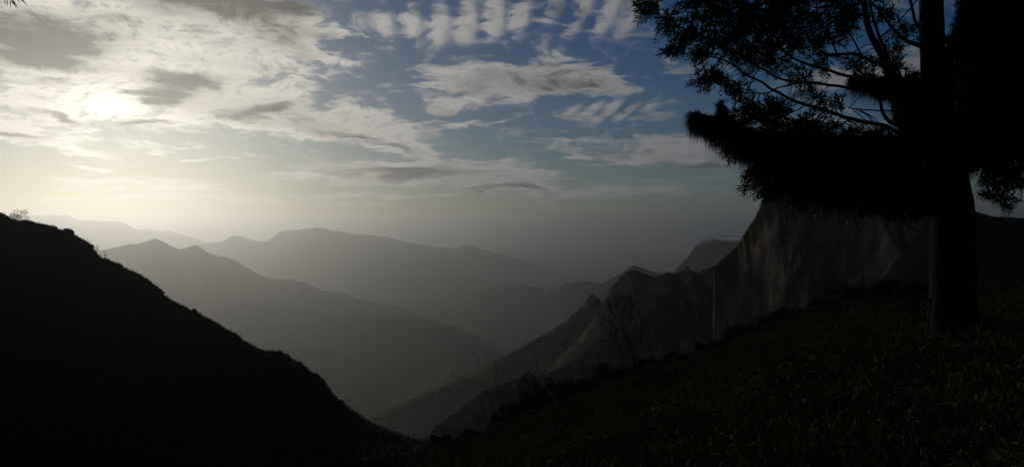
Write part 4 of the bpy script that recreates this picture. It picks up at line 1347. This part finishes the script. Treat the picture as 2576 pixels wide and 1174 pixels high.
# ------------------------------------------------------------------ soaring bird
m_bird, tb, bb = principled("dark_feathers", 0.8, 0.2)
nb = tb.noise(tb.n('ShaderNodeTexCoord').outputs['Object'], 20, 3)
tb.link(tb.mix(nb, (0.02, 0.017, 0.014, 1), (0.06, 0.05, 0.04, 1)), bb.inputs['Base Color'])
DB = 170.0
bx, by, bz = at(1209.5, 483.5, DB)
bird = empty("bird", (bx, by, bz))
tag(bird, "lone dark bird soaring with raised wings in the hazy sky", "bird")
g = Geo()
pb = np.array([(-0.05, 0.0, -0.14), (-0.045, 0, -0.08), (-0.02, 0, -0.03), (0.0, 0, 0.02), (0.02, 0, 0.07), (0.03, -0.03, 0.12), (0.035, -0.06, 0.14)]) + np.array([bx, by, bz])
g.tube(pb, [0.03, 0.05, 0.085, 0.09, 0.065, 0.04, 0.012], 10)
g.build("body", m_bird, bird, True)
for sgn in (-1, 1):
    g = Geo()
    prof = [(0.0, 0.0, 0.20), (0.18, 0.06, 0.24), (0.34, 0.15, 0.21), (0.48, 0.21 if sgn > 0 else 0.12, 0.13), (0.58, 0.25 if sgn > 0 else 0.11, 0.03)]
    rows = []
    for (u, h_, c_) in prof:
        for dz, dyy in ((0.012, -0.35), (0.016, 0.0), (0.0, 0.65), (-0.012, 0.0)):
            rows.append((bx + sgn * (u + 0.05), by + c_ * dyy, bz + 0.03 + h_ + dz - c_ * dyy * 0.25))
    g.add(rows, grid_faces(5, 4, True))
    g.build("wing", m_bird, bird, True)
g = Geo()
g.add([(bx - .05, by, bz - .12), (bx - .10, by + .02, bz - .26), (bx - .01, by + .03, bz - .27), (bx - .05, by + .03, bz - .10), (bx - .10, by + .035, bz - .26), (bx - .01, by + .045, bz - .27)],
      [(0, 1, 4, 3), (1, 2, 5, 4), (2, 0, 3, 5)], [(0, 2, 1), (3, 4, 5)])
g.build("tail", m_bird, bird)

# ------------------------------------------------------------------ cap cloud lying on the dome mountain
m_cap, tc_, bc_ = principled("cap_cloud_vapour", 1.0, 0.0)
bc_.inputs['Base Color'].default_value = (0.92, 0.92, 0.93, 1)
nz_ = tc_.noise(tc_.n('ShaderNodeTexCoord').outputs['Object'], 0.012, 5, 0.6)
trl = tc_.n('ShaderNodeBsdfTranslucent')
trl.inputs['Color'].default_value = (0.92, 0.92, 0.93, 1)
m1_ = tc_.n('ShaderNodeMixShader')
m1_.inputs[0].default_value = 0.5
tc_.link(bc_.outputs[0], m1_.inputs[1])
tc_.link(trl.outputs[0], m1_.inputs[2])
clr = tc_.n('ShaderNodeBsdfTransparent')
m2_ = tc_.n('ShaderNodeMixShader')
tc_.link(tc_.mapr(nz_, 0.35, 0.7, 0.2, 0.8), m2_.inputs[0])
tc_.link(m1_.outputs[0], m2_.inputs[1])
tc_.link(clr.outputs[0], m2_.inputs[2])
tc_.link(m2_.outputs[0], [n for n in m_cap.node_tree.nodes if n.type == 'OUTPUT_MATERIAL'][0].inputs['Surface'])
DC = 3400 * FAR
path = [(1738, 625, 1), (1752, 614, 5), (1770, 605, 7.5), (1788, 600, 8.5), (1802, 597, 9), (1820, 599, 8), (1845, 600, 8), (1870, 600, 8), (1900, 598, 6), (1940, 602, 3), (1960, 606, 1)]
pp = curve([at(a, b, DC) for a, b, _ in path], 5)
th_ = np.interp(np.linspace(0, 1, len(pp)), np.linspace(0, 1, len(path)), [c for _, _, c in path]) * K * DC
ring = []
ang = np.linspace(0.5 * math.pi, 1.45 * math.pi, 20)
for i, (p, h_) in enumerate(zip(pp, th_)):
    wv = 1 + 0.25 * fbm(np.cos(ang) * 1.5 + i * 0.35, np.sin(ang) * 1.5 + i * 0.1, 3, 5)
    ring.append(np.stack([np.full(20, p[0]), p[1] + np.cos(ang) * h_ * 5 * wv, p[2] + np.sin(ang) * h_ * wv], 1))
ring = np.array(ring)
v = ring.reshape(-1, 3)
nr = len(pp)
o = mesh_obj("cloud", v, grid_faces(nr, 20), m_cap)
tag(o, "thin pale cap cloud draped over the dome mountain", "cloud", None, "stuff")
